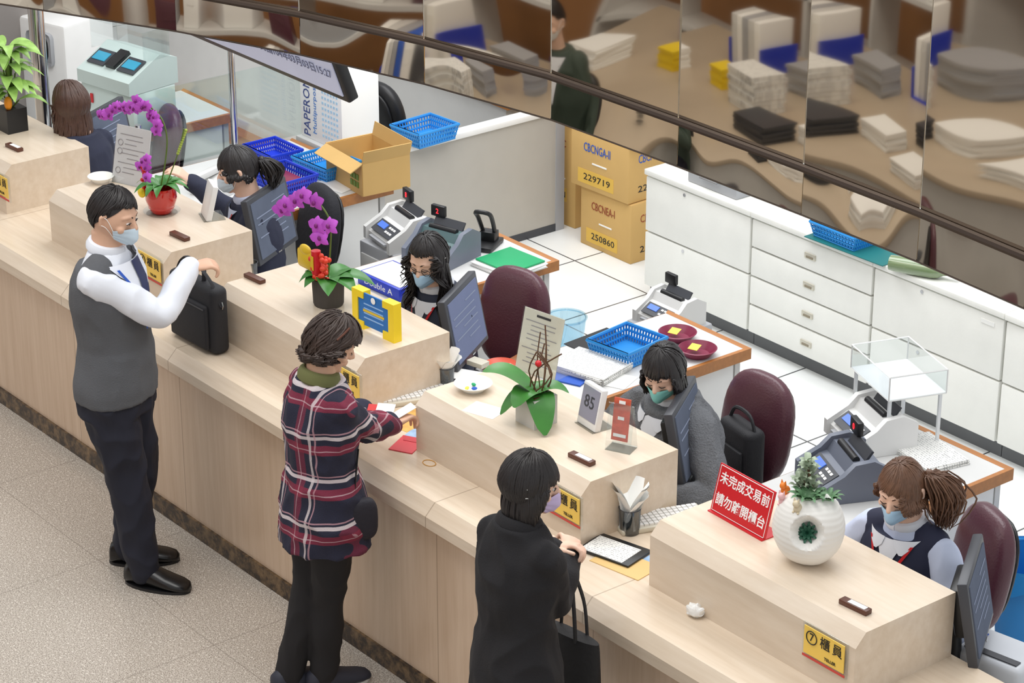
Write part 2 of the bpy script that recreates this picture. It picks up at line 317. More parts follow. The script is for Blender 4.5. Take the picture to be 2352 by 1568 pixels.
t=thing('pillar','grey square pillar at the far left edge','pillar',(-13.4,1.6,0)); MB().box((0,0,1.4),(.8,.9,2.8),bev=.01).build('shaft',mat('pillar_grey',(140,134,130),.4),t); MB().box((0,0,.06),(.84,.94,.12)).build('base',m_dk,t)
p=P(97,225,1.1); t=thing('chrome_post','polished chrome post behind the far potted plant','post',(p.x,p.y,0)); MB().cyl((0,0,0),(0,0,2.4),.04,n=20).build('tube',m_chr,t); MB().lathe([(.08,0),(.08,.02),(.045,.03)],20).build('foot',m_chr,t)
# ---------------- side desks ----------------
labs=['side desk carrying the big banknote sorter at the far left','side desk with blue baskets and cartons behind the ponytailed person','side desk under the green folder','side desk holding the maroon bowls and blue basket','side desk nearest the right side, under the two banknote counters']
for i,xe in enumerate([-11.32,-9.87,-8.56,-7.26,-5.78]):
    w=.87 if i==1 else .5
    t=thing('side_desk',labs[i],'desk',(xe-w/2,1.03,0),0,'side desks'); y1=1.0; a=w/2
    MB().box((0,y1/2,WZ-.016),(w,y1,.03)).build('top',m_lgr,t); MB().prism([(-a,0),(-a,y1),(-a-.02,y1+.03),(a+.02,y1+.03),(a+.02,0),(a,0),(a,y1),(-a,y1)],'z',WZ-.05,WZ).build('wood_edge',m_wood,t)
    MB().box((.0,y1-.02,.36),(w-.02,.03,.68)).build('end_panel',m_lgr,t); MB().box((a-.015,y1*.5,.36),(.02,y1*.9,.66)).build('side_panel',W_,t)
# ---------------- chairs ----------------
def make_chair(label,loc,az,arms=False,m=m_maroon):
    t=thing('office_chair',label,'chair',loc,R(az-90),'office chairs')
    MB().ball((0,0,.42),(.22,.22,.05),28,12,.55).build('seat',m,t)
    Q=Euler((R(10),0,0)).to_matrix()
    MB().ball((0,-.27,.68),(.185,.06,.235),32,18,.74,Q).build('backrest',m,t); MB().ball((0,-.325,.68),(.15,.02,.195),24,12,.74,Q).build('back_shell',m_black,t)
    MB().tube([(0,-.08,.37),(0,-.27,.38),(0,-.31,.5),(0,-.315,.62)],.02,8,k=4).build('back_bar',m_black,t)
    MB().cyl((0,0,.09),(0,0,.38),.028,n=14).build('gas_lift',m_chr,t)
    b=MB(); w=MB()
    for k in range(5):
        a=2*pi*k/5; b.tube([(0,0,.11),(.15*cos(a),.15*sin(a),.10),(.28*cos(a),.28*sin(a),.075)],[.028,.022,.016],8); w.ball((.28*cos(a),.28*sin(a),.028),.028,10,8)
    b.build('star_base',m_black,t); w.build('casters',m_black,t)
    if arms:
        for s_ in (-1,1): MB().box((s_*.25,.02,.63),(.09,.36,.06),bev=.025).build('armrest',m_brownl,t); MB().box((s_*.25,.02,.50),(.07,.30,.22),bev=.02).build('arm_panel',m_brownl,t)
    return t
def chair_at(label,px,py,az,arms=False,m=m_maroon,z=.68):
    p=P(px,py,z); return make_chair(label,(p.x+cos(R(az))*.28,p.y+sin(R(az))*.28,0),az,arms,m)
# ---------------- monitors ----------------
def monitor(label,px,py,az,zc=1.0,scr=None,group='teller monitors'):
    p=P(px,py,zc); t=thing('monitor',label,'monitor',(p.x,p.y,WZ),R(az-90),group); Q=R(-11)
    MB().box((0,0,.27),(.37,.035,.31),rx=-Q,bev=.006).build('casing',m_dk,t); MB().box((0,.019,.274),(.325,.004,.262),rx=-Q).build('screen',scr or m_scrd,t)
    b=MB()
    for i,(x,z,w) in enumerate(((-.07,.36,.12),(.02,.33,.24),(.02,.30,.24),(-.03,.27,.16),(.02,.24,.24),(-.05,.21,.12))): b.box((x,.0225-(z-.274)*.194,z),(w,.001,.005),rx=-Q)
    b.build('screen_lines',mat('screen_line',(130,138,158),.9,emit=.2,spec=.05),t)
    MB().box((0,-.040,.26),(.2,.05,.18),rx=-Q,bev=.012).build('rear_housing',m_black,t); MB().tube([(0,-.06,.01),(0,-.06,.12),(0,-.055,.20)],[.03,.026,.022],10).build('stand_neck',m_black,t)
    MB().lathe([(.0,0),(.115,0),(.115,.008),(.09,.016),(.03,.02),(0,.02)],24,(0,-.03,0)).build('stand_base',m_black,t); MB().box((.0,.048,.13),(.03,.002,.006),rx=-Q).build('badge',m_chr,t)
    return t
for a in [('black monitor in front of the brown-haired person at the far left',248,318,28),('black monitor behind the raised box of the red orchid pot',620,512,28),('dark monitor with bluish-grey screen beside the yellow-framed sign',1064,742,32,1.0,m_scr),('dark monitor in front of the person in a grey cardigan',1576,998,34),('dark monitor at the right end of the nearest raised box',2240,1384,34)]: monitor(*a)
# ---------------- public-side display screen ----------------
p=PY(805,235,.40); t=thing('hanging_television','large black television with a date in Chinese, hung under the mirror fascia','television',(p.x-.63,.40,p.z))
Q=Euler((R(20),0,0)).to_matrix(); 
def tvp(x,y,z): return Q@V((x,y,z))
MB().box(tvp(0,.02,.36),(1.26,.05,.73),rx=R(20),bev=.008).build('frame',m_black,t)
MB().box(tvp(0,-.007,.365),(1.21,.006,.68),rx=R(20)).build('screen',mat('tv_screen',(176,182,206),.25,emit=.35),t)
MB().box(tvp(.2,-.0115,.45),(.78,.003,.48),rx=R(20)).build('screen_panel',mat('tv_panel',(84,74,92),.25,emit=.2),t)
MB().box(tvp(-.42,-.0115,.45),(.34,.003,.48),rx=R(20)).build('screen_side',mat('tv_side',(190,168,150),.25,emit=.3),t)
text('中華民國104年03月03日15:27',.05,mat('tv_ink',(96,104,140),.5),t,tvp(.28,-.013,.12),(1,0,0),Q@V((0,0,1)),width=.6)
for k,s_ in enumerate(('3.1060','2.1060','1.1060')): text(s_,.04,m_text,t,tvp(-.42,-.015,.30+.1*k),(1,0,0),Q@V((0,0,1)))
MB().cyl(tvp(0,.06,.4),tvp(0,.06,.4)+V((0,.02,1.1)),.03,n=12).build('mount_pole',m_gr,t)
# ---------------- bronze mirror fascia ----------------
ZB=2.35
bot=[(-260,-25),(-70,-3),(100,22),(405,70),(690,124),(975,191),(1265,273),(1555,380),(1840,491),(2105,598),(2352,706),(2610,822)]
BP=[P(a,b,ZB) for a,b in bot]
t=thing('mirror_fascia','curved bronze mirror fascia with a dark rail hanging over the counter','mirror')
def panel(a,b,z0,z1,g,tilt,m,nm):
    d=(b-a).normalized(); n=V((d.y,-d.x,0)); a2=a+d*g; b2=b-d*g; mb=MB()
    q=[V((a2.x,a2.y,z0)),V((b2.x,b2.y,z0)),V((b2.x,b2.y,z1))+n*tilt,V((a2.x,a2.y,z1))+n*tilt]; bk=[v-n*.012 for v in q]
    bm=mb.bm; A=[bm.verts.new(v) for v in q]; B=[bm.verts.new(v) for v in bk]; bm.faces.new(A); bm.faces.new(B[::-1])
    for i in range(4): bm.faces.new((A[i],B[i],B[(i+1)%4],A[(i+1)%4]))
    return mb.build(nm,m,t)
for i,(a,b) in enumerate(zip(BP,BP[1:])):
    panel(a,b,ZB,ZB+.147,.0015,-.003,m_mir2,'lower_panel'); panel(a,b,ZB+.165,3.5,.003,(.006,-.004,.003)[i%3],m_mir,'upper_panel')
m_rail=mat('dark_bronze_rail',(62,50,42),.3,.6)
def nrm(i):
    d=(BP[min(i+1,len(BP)-1)]-BP[max(0,i-1)]).normalized(); return V((d.y,-d.x,0))
MB().tube([b+nrm(i)*.012+V((0,0,.157)) for i,b in enumerate(BP)],.0135,8).build('rail',m_rail,t); MB().tube([b-nrm(i)*.006+V((0,0,-.004)) for i,b in enumerate(BP)],.005,6).build('bottom_trim',m_rail,t)
# ---------------- plants ----------------
def flower_mesh():
    b=MB()
    for k in range(5):
        a=2*pi*k/5+pi/2; L=.026 if k%2 else .022; w=.016 if k in (1,4) else .011; d=V((cos(a),0,sin(a))); sd=V((-sin(a),0,cos(a))); rows=[]
        for i in range(6):
            q=i/5; p=d*(L*1.25*q+.002)+V((0,-.004+.01*q*q,0)); ww=w*sin(pi*(q*.86+.1)); rows.append([p-sd*ww,p+V((0,-.003,0)),p+sd*ww])
        b.grid(rows)
    return b
def orchid_flowers(t,pts,s=1.):
    proto=None
    for i,(x,y,z,rz) in enumerate(pts):
        if proto is None:
            f=flower_mesh().build('flower',m_mag,t); l=MB().ball((0,-.012,-.003),(.006,.008,.008),8,6).build('lip',m_magd,f); proto=(f,l)
        else:
            f=proto[0].copy(); link(f,t); l=proto[1].copy(); link(l,f)
        f.location=(x,y,z); f.rotation_euler=(R(random.uniform(-25,5)),R(random.uniform(-20,20)),rz); f.scale=(s,s,s)
def berries(t,pts,r,m,nm='berries'):
    b=MB()
    for p in pts: b.ball(p,r,8,6)
    return b.build(nm,m,t)
# orchid in red glass pot
L0=P(372,488,PZ); t=thing('orchid_plant','magenta arching orchid in a red glass pot on the raised box','plant',(L0.x,L0.y,PZ))
MB().lathe([(0,.006),(.045,.006),(.055,.02),(.072,.07),(.068,.125),(.062,.125),(.06,.03),(0,.03)],28).build('pot',m_rglass,t); MB().lathe([(0,0),(.07,0),(.085,.012),(.08,.012),(.06,.006),(0,.006)],24).build('saucer',m_clear,t)
b=MB(); [b.leaf((0,0,.12),a,.13,.024,.05,.05) for a in (.2,.8,1.3,2.0,2.6,3.6,4.6,5.2,5.6)]; b.build('leaves',m_leaf,t)
arc=[(.0,.0,.12),(.02,.02,.24),(.03,.03,.36),(.0,.02,.45),(-.07,-.02,.50),(-.15,-.06,.49),(-.25,-.12,.43)]
MB().tube(arc,.004,6,k=5).build('stem',m_stem,t); MB().tube([(.01,.02,.12),(.05,.07,.28),(.08,.09,.40)],.003,6,k=5).build('side_stem',m_stem,t)
fl=[]
for q in cat_(arc[3:],6): fl.append((q[0]+random.uniform(-.012,.012),q[1]-.015,q[2]+random.uniform(-.035,.02),random.uniform(.2,1.2)))
fl+=[(-.06,-.04,.19,.3),(-.03,-.05,.22,.5),(-.01,-.06,.18,.4),(-.05,-.05,.24,.2),(-.08,-.05,.21,.6),(-.02,-.05,.26,.4),(.03,-.02,.40,.7),(.04,-.02,.43,.5)]
orchid_flowers(t,fl,.92); berries(t,[(-.06+random.uniform(-.012,.012),-.05,.10+.012*k) for k in range(10)],.0095,m_red)
MB().ball((-.04,-.075,.10),(.026,.015,.022),10,8).build('ornament',m_yel,t); berries(t,[(.05+.003*k,.07+.003*k,.28+.011*k) for k in range(11)],.0075,mat('green_bud',(170,190,80),.5),'buds')
# orchid in ribbed pot
L0=P(755,698,PZ); t=thing('orchid_plant','magenta orchid with gold ornament in a dark grey ribbed pot','plant',(L0.x,L0.y,PZ))
b=MB(); n=60; prof_=[(.0,0),(.058,0),(.062,.01),(.066,.12),(.060,.12),(.058,.10),(0,.10)]
b.rings([(V((0,0,z)),V((max(r,1e-4),0,0)),V((0,max(r,1e-4),0))) for r,z in prof_],n)
for v in b.bm.verts:
    a=atan2(v.co.y,v.co.x); k=1+.025*cos(a*30); v.co.x*=k; v.co.y*=k
b.build('pot',mat('dark_ribbed_ceramic',(70,66,64),.6),t,60)
b=MB(); [b.leaf((0,0,.11),a,L,.050,.05,.06) for a,L in ((-.6,.15),(.7,.20),(1.6,.15),(3.3,.13),(4.6,.11),(.1,.17),(-2.2,.12))]; b.build('leaves',m_leaf,t)
arc=[(.0,.0,.11),(.01,.01,.25),(.015,.01,.36),(-.02,-.01,.43),(-.08,-.04,.46),(-.15,-.09,.42)]
MB().tube(arc,.004,6,k=5).build('stem',m_stem,t)
orchid_flowers(t,[(-.11,-.07,.44,.6),(-.17,-.10,.39,.8),(-.07,-.06,.47,.5),(-.02,-.03,.35,.6),(.04,-.01,.36,.5),(-.005,-.03,.30,.8),(-.14,-.1,.42,.7),(-.03,-.03,.45,.5)],1.3)
b=MB().box((-.075,-.055,.19),(.11,.02,.08),bev=.014); b.ball((-.075,-.055,.230),(.04,.014,.024)); b.build('gold_ornament',m_gold,t)
MB().tube([(.0,-.055,.15),(.0,-.055,.25)],.02,10).build('lantern',m_red,t); MB().box((.0,-.076,.2),(.02,.002,.06)).build('lantern_sign',m_gold,t)
berries(t,[(.025+.055*cos(k*.7)*(.3+.7*k/30),-.05+.02*sin(k*1.3),.125+.0038*k) for k in range(30)],.0115,mat('orange_red_berry',(220,60,34),.35))
# big-leaved orchid in white square pot
L0=P(1232,968,PZ); t=thing('orchid_plant','broad-leaved orchid without blossom in a pale square pot','plant',(L0.x,L0.y,PZ))
MB().prism([(-.055,-.055),(.055,-.055),(.055,.055),(-.055,.055)],'z',0,.115).build('pot',mat('pale_ceramic',(214,212,206),.25,bump=.05),t); MB().box((0,0,.116),(.09,.09,.012)).build('moss',m_twig,t)
b=MB()
for a,L,w,ri,dr in ((-2.35,.20,.062,.10,.02),(-1.95,.14,.050,.03,.10),(-.45,.14,.055,.03,.14),(.9,.12,.042,.05,.05),(-1.45,.12,.055,.05,.07),(2.6,.11,.045,.04,.06)): b.leaf((0,0,.12),a,L,w,ri,dr,12,.12,.5)
b.build('leaves',m_leaf,t)
b=MB()
for k in range(7): b.tube([(random.uniform(-.02,.03),random.uniform(-.02,.03),.11),(random.uniform(-.04,.06),random.uniform(-.02,.06),.2),(random.uniform(-.05,.1),random.uniform(-.03,.08),.26+.03*random.random())],.003,5,k=3)
b.tube([(.01,.02,.11),(.02,.03,.25),(.0,.04,.38)],.003,5,k=3); b.tube([(.0,.02,.11),(-.02,.02,.24),(-.015,.03,.35)],.0025,5,k=3); b.build('twigs',m_twig,t)
MB().ball((.01,.0,.24),(.013,.013,.013),10,8).build('red_rose',m_red,t)
# far potted plant
L0=P(30,298,PZ); t=thing('potted_plant','pale green leafy plant in a black square pot at the far left','plant',(L0.x,L0.y,PZ))
MB().prism([(-.055,-.055),(.055,-.055),(.055,.055),(-.055,.055)],'z',0,.12).build('pot',m_black,t)
b=MB(); c_=MB()
for k in range(44):
    a=random.uniform(0,6.28); h=random.uniform(.15,.44); r=random.uniform(.01,.07); c_.tube([(0,0,.11),(r*cos(a)*.6,r*sin(a)*.6,h)],.004,5); b.leaf((r*cos(a)*.6,r*sin(a)*.6,h),a,random.uniform(.09,.18),.030,.04,.06)
b.build('leaves',m_leaf2,t); c_.build('stems',m_stem,t); MB().ball((.03,-.03,.15),(.02,.02,.035)).build('ornament',mat('orange_ornament',(240,150,30),.5),t)
# white vase with a hole
L0=P(1853,1285,PZ); t=thing('vase','white ribbed egg-shaped vase with a round hole, planted with succulents','vase',(L0.x,L0.y,PZ))
b=MB(); hd=V((.64,-.74,.22)).normalized(); rows=[]; nu,nv=120,80
for j in range(nv+1):
    th=pi*j/nv; row=[]
    for i in range(nu):
        ph=2*pi*i/nu; d=V((sin(th)*cos(ph),sin(th)*sin(ph),cos(th))); k=1+.030*noise.noise(d*1.6+V((3,0,0)))+.006*sin(th*44+2.5*sin(ph*2+th*3))
        p=V((d.x*.124*k,d.y*.118*k,.128+d.z*.133*k)); an=d.angle(hd)
        if an<.46: q=1 if an<.37 else (.46-an)/.09; p=p.lerp(V((d.x*.03,d.y*.02,.125+d.z*.04)),min(1,q)*.85)
        if th<.42: p.z-=.05*min(1,(.42-th)/.08)
        row.append(p)
    rows.append(row)
b.grid(rows,True)
for v in b.bm.verts: v.co.z=max(v.co.z,.0)
b.build('vessel',mat('white_ribbed_ceramic',(238,236,230),.5),t,70); MB().lathe([(0,.18),(.045,.185),(0,.19)],16).build('soil',m_twig,t)
def succulent(label,loc,s,m,n=3,up=.6,tilt=None):
    b=MB()
    for ring in range(n):
        for k in range(6+ring*2):
            a=2*pi*k/(6+ring*2)+ring*.4; L=s*(.35+.3*ring); b.leaf((0,0,.01*s),a,L,s*.16,L*(1.3-up*.5*ring),0,6,.5)
    o=solo(b,'succulent',m,label,'plant',loc,0,'succulents in the white vase')
    if tilt: o.rotation_euler=tilt
m_succ=mat('succulent_green',(96,136,96),.5,var=.3); m_succ2=mat('succulent_pale',(166,180,156),.6,var=.2)
succulent('small dark rosette succulent inside the hole of the white vase',(L0.x+.030,L0.y-.035,PZ+.125),.042,mat('dark_succulent',(40,92,70),.5,var=.3),3,.6,(R(60),0,R(40)))
succulent('green rosette succulent at the middle of the vase top',(L0.x+.01,L0.y-.02,PZ+.21),.075,m_succ)
succulent('green rosette succulent at the right side of the vase top',(L0.x+.05,L0.y+.03,PZ+.215),.06,m_succ)
t2=thing('leafy_succulent','tall pale grey-leaved succulent rising from the vase top','plant',(L0.x-.01,L0.y+.03,PZ+.19)); b=MB(); c_=MB()
for k in range(8):
    x,y,h=random.uniform(-.07,.06),random.uniform(-.03,.05),random.uniform(.07,.15); c_.tube([(0,0,0),(x,y,h)],.004,5)
    for q in range(8): b.leaf((x,y,h-.005*q),q*2.4,.036,.012,.02,0,5,.4)
b.build('leaves',m_succ2,t2); c_.build('stems',m_twig,t2)
def figurine(label,loc,m,rz):
    t=thing('animal_figurine',label,'figurine',loc,rz,'figurines on the vase rim'); b=MB(); b.ball((0,0,.016),(.014,.018,.016)); b.ball((0,-.012,.036),.012)
    for s_ in (-1,1): b.tube([(s_*.007,-.01,.044),(s_*.009,-.01,.056)],[.005,.001],6); b.ball((s_*.009,-.01,.004),(.005,.008,.004))
    b.build('figure',m,t); return t
figurine('tiny orange animal figurine at the left of the vase rim',(L0.x-.085,L0.y-.03,PZ+.22),mat('orange_figure',(236,130,40),.5),0)
figurine('tiny pale pink animal figurine below the orange one',(L0.x-.065,L0.y-.06,PZ+.20),mat('pink_figure',(238,190,190),.5),.3); figurine('tiny cream animal figurine at the front of the vase rim',(L0.x+.02,L0.y-.075,PZ+.21),mat('cream_figure',(214,200,170),.6),.2)
# ---------------- signs and stands on the raised boxes ----------------
p=P(1694,1205,PZ); t=thing('notice_sign','red desk sign with white Chinese writing beside the white vase','sign',(p.x,p.y,PZ),R(-2)); Q=R(-14); q3=Euler((Q,0,0)).to_matrix()
MB().box(q3@V((0,0,.09)),(.28,.006,.17),rx=Q).build('panel',m_red,t); MB().box((0,.03,.002),(.28,.09,.004)).build('foot',m_red,t)
for s_,z in (('未完成交易前',.128),('請勿離開櫃台',.050)): text(s_,.046,m_wtext,t,q3@V((0,-.0035,z)),(1,0,0),q3@V((0,0,1)),width=.25,ext=.0008,bold=.0006)
b=MB(); X,Zt=.133,.170
for a,c in (((-X,.006),(X,.006)),((X,.006),(X,Zt)),((X,Zt),(-X,Zt)),((-X,Zt),(-X,.006))): b.cyl(q3@V((a[0],-.004,a[1])),q3@V((c[0],-.004,c[1])),.0012,n=5)
b.build('border',m_wtext,t)
p=P(866,764,PZ); t=thing('framed_sign','blue notice in a chunky yellow frame on the raised box','sign',(p.x,p.y,PZ),R(4))
for s_ in (-1,1):
    MB().prism([(s_*.13,0),(s_*.13,.165),(s_*.06,.165),(s_*.06,.135),(s_*.095,.135),(s_*.095,.035),(s_*.06,.035),(s_*.06,0)],'y',-.02,.02).build('clamp',m_yel,t)
MB().box((0,-.012,.09),(.21,.006,.14)).build('notice',mat('notice_blue',(30,110,186),.5),t); MB().box((0,-.0155,.085),(.13,.002,.010)).build('notice_stripe',m_gold,t)
for k in range(4): MB().box((0,-.0155,.115-.020*k),(.12,.002,.005)).build('notice_line',mat('pale_blue_ink',(150,190,235),.6),t)
MB().lathe([(0,0),(.014,.002),(0,.004)],16).build('emblem',m_wtext,t,mx=M.Translation((0,-.0155,.142))@M.Rotation(pi/2,4,'X'))
def docstand(label,px,py,w,h,rz,m,tilt=-14,z=PZ):
    p=P(px,py,z); t=thing('document_stand',label,'document stand',(p.x,p.y,z),R(rz)); q=Euler((R(tilt),0,0)).to_matrix()
    MB().box(q@V((0,0,h/2)),(w,.003,h),rx=R(tilt)).build('sheet',m,t); MB().box(q@V((0,-.003,h/2)),(w+.006,.002,h+.006),rx=R(tilt)).build('cover',m_clear,t); MB().box((0,.04,.002),(w,.09,.003)).build('foot',m_clear,t); return t,q
m_ink2=mat('faint_ink',(150,146,150),.6)
t,q=docstand('clear stand with a printed white notice behind the far orchid',296,425,.20,.27,20,mat('notice_sheet',(238,234,236),.6,var=.02))
for k in range(9): MB().box(q@V((-.01+.02*(k%2),-.0025,.23-.022*k)),(.13-.03*(k%3),.0008,.003),rx=R(-14)).build('print_line',m_ink2,t)
for z in (.19,.15,.06): MB().tube([q@V((-.07+.014*cos(a*pi/8),-.003,z+.014*sin(a*pi/8))) for a in range(17)],.0016,4).build('print_emblem',m_ink2,t)
t,q=docstand('clear stand with a cream notice behind the bare orchid',1228,862,.20,.25,10,mat('cream_sheet',(238,230,212),.6,var=.02))
for k in range(10): MB().box(q@V((-.01+.015*(k%2),-.0025,.205-.018*k)),(.15-.03*(k%3),.0008,.003),rx=R(-14)).build('print_line',m_ink2,t)
MB().box(q@V((0,-.0025,.230)),(.07,.0008,.009),rx=R(-14)).build('print_title',m_text,t)
p=P(1345,982,PZ); t=thing('number_display','white slanted number display showing 85','display',(p.x,p.y,PZ),R(-6)); Q=R(-12); q3=Euler((Q,0,0)).to_matrix()
MB().box(q3@V((0,.012,.085)),(.12,.028,.165),rx=Q,bev=.005).build('casing',W_,t); MB().box(q3@V((0,-.003,.095)),(.105,.003,.125),rx=Q).build('screen',mat('pale_lcd',(150,150,166),.2),t)
text('85',.068,m_dk,t,q3@V((0,-.0055,.10)),(1,0,0),q3@V((0,0,1)),width=.06); MB().box((0,.04,.003),(.12,.1,.006)).build('foot',m_clear,t)
p=P(1420,1036,PZ); t=thing('leaflet_holder','clear holder with an orange-red printed leaflet','leaflet holder',(p.x,p.y,PZ),R(25)); Q=R(-10); q3=Euler((Q,0,0)).to_matrix()
MB().box(q3@V((0,0,.12)),(.065,.004,.16),rx=Q).build('leaflet',mat('red_print',(214,96,70),.5,var=.5,sc=35),t)
for k,(z,w) in enumerate(((.185,.025),(.125,.025),(.06,.05))): MB().box(q3@V((.0,-.0028,z)),(w,.001,.012),rx=Q).build('print_patch',m_paper,t)
MB().box(q3@V((0,-.005,.09)),(.1,.003,.18),rx=Q).build('front_sheet',m_clear,t); MB().box((0,.04,.09),(.1,.003,.18),rx=R(12)).build('back_sheet',m_clear,t); MB().box((0,.025,.002),(.1,.07,.004)).build('foot',m_clear,t)
p=P(467,500,PZ); t=thing('number_display','white number display seen edge-on beside the red orchid pot','display',(p.x,p.y,PZ),R(-20)); Q=R(-14); q3=Euler((Q,0,0)).to_matrix()
MB().box(q3@V((0,.012,.085)),(.12,.026,.165),rx=Q,bev=.005).build('casing',W_,t); MB().box((0,.04,.003),(.12,.1,.006)).build('foot',m_clear,t)
def dish(label,px,py,z,r,m,name='dish',h=.03,group=None):
    p=P(px,py,z); b=MB().lathe([(0,0),(r*.55,0),(r*.6,.006),(r,h),(r*.97,h+.002),(r*.55,.009),(0,.009)],28); return solo(b,name,m,label,'dish',(p.x,p.y,z),0,group)
dish('white dish with a few sweets on the raised box, left of the bare orchid',1087,895,PZ,.075,m_off)
for i,(dx,dy,m) in enumerate(((-.01,.01,m_green),(.02,-.01,m_bt),(.0,-.03,m_stick))):
    p=P(1087,895,PZ); solo(MB().ball((0,0,.007),(.012,.008,.006),8,6),'sweet',m,['green wrapped sweet in the white dish','blue wrapped sweet in the white dish','yellow wrapped sweet in the white dish'][i],'sweet',(p.x+dx,p.y+dy,PZ+.0095),i,'sweets in the dish')
dish('white dish behind the person in a grey vest',232,418,PZ,.062,m_off)
dish('orange-red plate behind the bare orchid plant',1150,852,WZ,.075,mat('orange_plate',(226,90,60),.4))
def sheet(label,px,py,z,w,d,rz,m,name='paper_sheet',th=.0012,group=None,cat='paper'):
    p=P(px,py,z); return solo(MB().box((0,0,th/2),(w,d,th)),name,m,label,cat,(p.x,p.y,z),R(rz),group)
sheet('blank white paper lying left of the bare orchid pot',1113,942,PZ,.14,.10,18,m_paper)
solo(MB().tube([(.03*cos(a*pi/8),.022*sin(a*pi/8),.002) for a in range(17)],.0015,5),'rubber_band',mat('rubber_tan',(206,150,60),.6),'tan rubber band lying on the counter ledge','rubber band',wpos(986,1064,LZ))
b=MB().ball((0,0,.022),(.032,.027,.022),20,14)
for v in b.bm.verts: v.co+=v.co.normalized()*.014*noise.noise(v.co*70); v.co.z=max(0,v.co.z)
solo(b,'crumpled_tissue',m_paper,'crumpled white tissue on the ledge before the nearest raised box','tissue',wpos(1597,1415,LZ),0,None,20)
# ledge things near the plaid person
t=thing('red_envelope','red envelope lying on the ledge beside the plaid-shirted person','envelope',wpos(936,1022,LZ),R(28)); MB().box((0,0,.002),(.10,.13,.004)).build('pocket',mat('coral_red',(216,60,72),.5),t); MB().prism([(-.05,.065),(.05,.065),(.03,.025),(-.03,.025)],'z',.0042,.0055).build('flap',mat('dark_coral',(196,44,58),.5),t)
m_flyer=mat('blue_flyer',(150,180,215),.5,var=.5,sc=30); m_or=mat('orange_flyer',(236,170,90),.5,var=.5,sc=25)
sheet('orange printed leaflet under the hands of the plaid-shirted person',945,962,LZ,.14,.2,10,m_or,'leaflet')
sheet('blue printed leaflet under the red envelope',955,1005,LZ,.1,.14,24,m_flyer,'leaflet',.0008)
t=thing('stamp_pad','small dark rounded device near the plaid cuffs','device',wpos(850,978,LZ),R(30)); MB().ball((0,0,.012),(.026,.04,.014)).build('shell',m_dk,t); MB().box((0,.02,.022),(.004,.02,.008)).build('button',m_gr,t)
def keyboard(label,px,py,z,rz,m):
    p=P(px,py,z); t=thing('keyboard',label,'keyboard',(p.x,p.y,z),R(rz),'keyboards'); MB().box((0,0,.010),(.34,.13,.02),bev=.005).build('case',m,t)
    k=MB()
    for i in range(16):
        for j in range(5): k.box((-.15+i*.02,-.042+j*.021,.0235),(.016,.017,.008))
    k.build('keys',W_,t)
m_bei=mat('beige_plastic',(214,208,190),.5)
keyboard('beige keyboard behind the hands of the plaid-shirted person',958,912,LZ,72,m_bei); keyboard('beige keyboard beside the cup of receipts near the nearest raised box',1515,1198,LZ,70,m_bei)
m_mesh=clear('smoky_cup',(.45,.48,.5),.2)
def cup(label,px,py,z,s=1.):
    p=P(px,py,z); t=thing('pen_cup',label,'cup',(p.x,p.y,z),0,'cups of receipts'); MB().lathe([(0,.002),(.036*s,.002),(.04*s,.1*s),(.037*s,.1*s),(.034*s,.006),(0,.006)],24).build('cup',m_mesh,t); MB().tube([(.04*s*cos(a*pi/12),.04*s*sin(a*pi/12),.1*s) for a in range(25)],.002,5).build('rim',m_dk,t); return p
def receipts(p,z,n,where,grp,s=1.):
    for k in range(n):
        a=random.uniform(0,6.28); rows=[]; hh=random.uniform(.10,.15)
        for i in range(8):
            q=i/7; c=V((cos(a)*(.006+.06*q*q),sin(a)*(.006+.06*q*q),.02+hh*s*q)); sd=V((-sin(a),cos(a),0))*.030*s; cu=V((cos(a),sin(a),0))*.010; rows.append([c-sd-cu,c-sd*.4,c+sd*.4,c+sd-cu])
        solo(MB().grid(rows),'receipt',m_paper,where,'receipt',(p.x,p.y,z),0,grp)
p=cup('smoky cup stuffed with receipts on the ledge beside the black-coated person',1446,1222,LZ); receipts(p,LZ,10,'curled white receipt stuffed in the cup beside the beige keyboard','receipts in the ledge cup',1.25)
p=cup('smoky cup of folded receipts at the monitor beside the yellow-framed sign',1024,888,LZ,.9); receipts(p,LZ,6,'folded receipt in the cup below the bluish-grey monitor','receipts in the monitor cup',.9)
p=cup('small smoky cup behind the raised box near the second monitor',577,640,LZ,.8)
sheet('crumpled white slip lying behind the bare orchid, beside the receipt cup',1075,862,LZ,.16,.10,30,m_paper); sheet('small white note pad beside the bluish-grey monitor',1098,838,LZ,.08,.05,12,m_bei,'note_pad',.02)
# black-coated person's papers
t=thing('clip_folder','black folder holding a white form on the ledge','folder',wpos(1412,1265,LZ+.004),R(14)); MB().box((0,0,.004),(.22,.15,.008),bev=.003).build('cover',m_black,t); MB().box((-.01,-.01,.0088),(.18,.12,.0015)).build('form',m_print,t)
sheet('manila envelope lying under the black folder',1436,1295,LZ,.22,.13,10,mat('manila',(222,186,122),.6),'envelope',.003,None,'envelope')
sheet('blue printed leaflet at the right end of the manila envelope',1500,1290,LZ,.08,.16,12,m_flyer,'leaflet')
sheet('small printed leaflet beside the black briefcase',425,727,LZ,.08,.12,20,m_or,'leaflet')
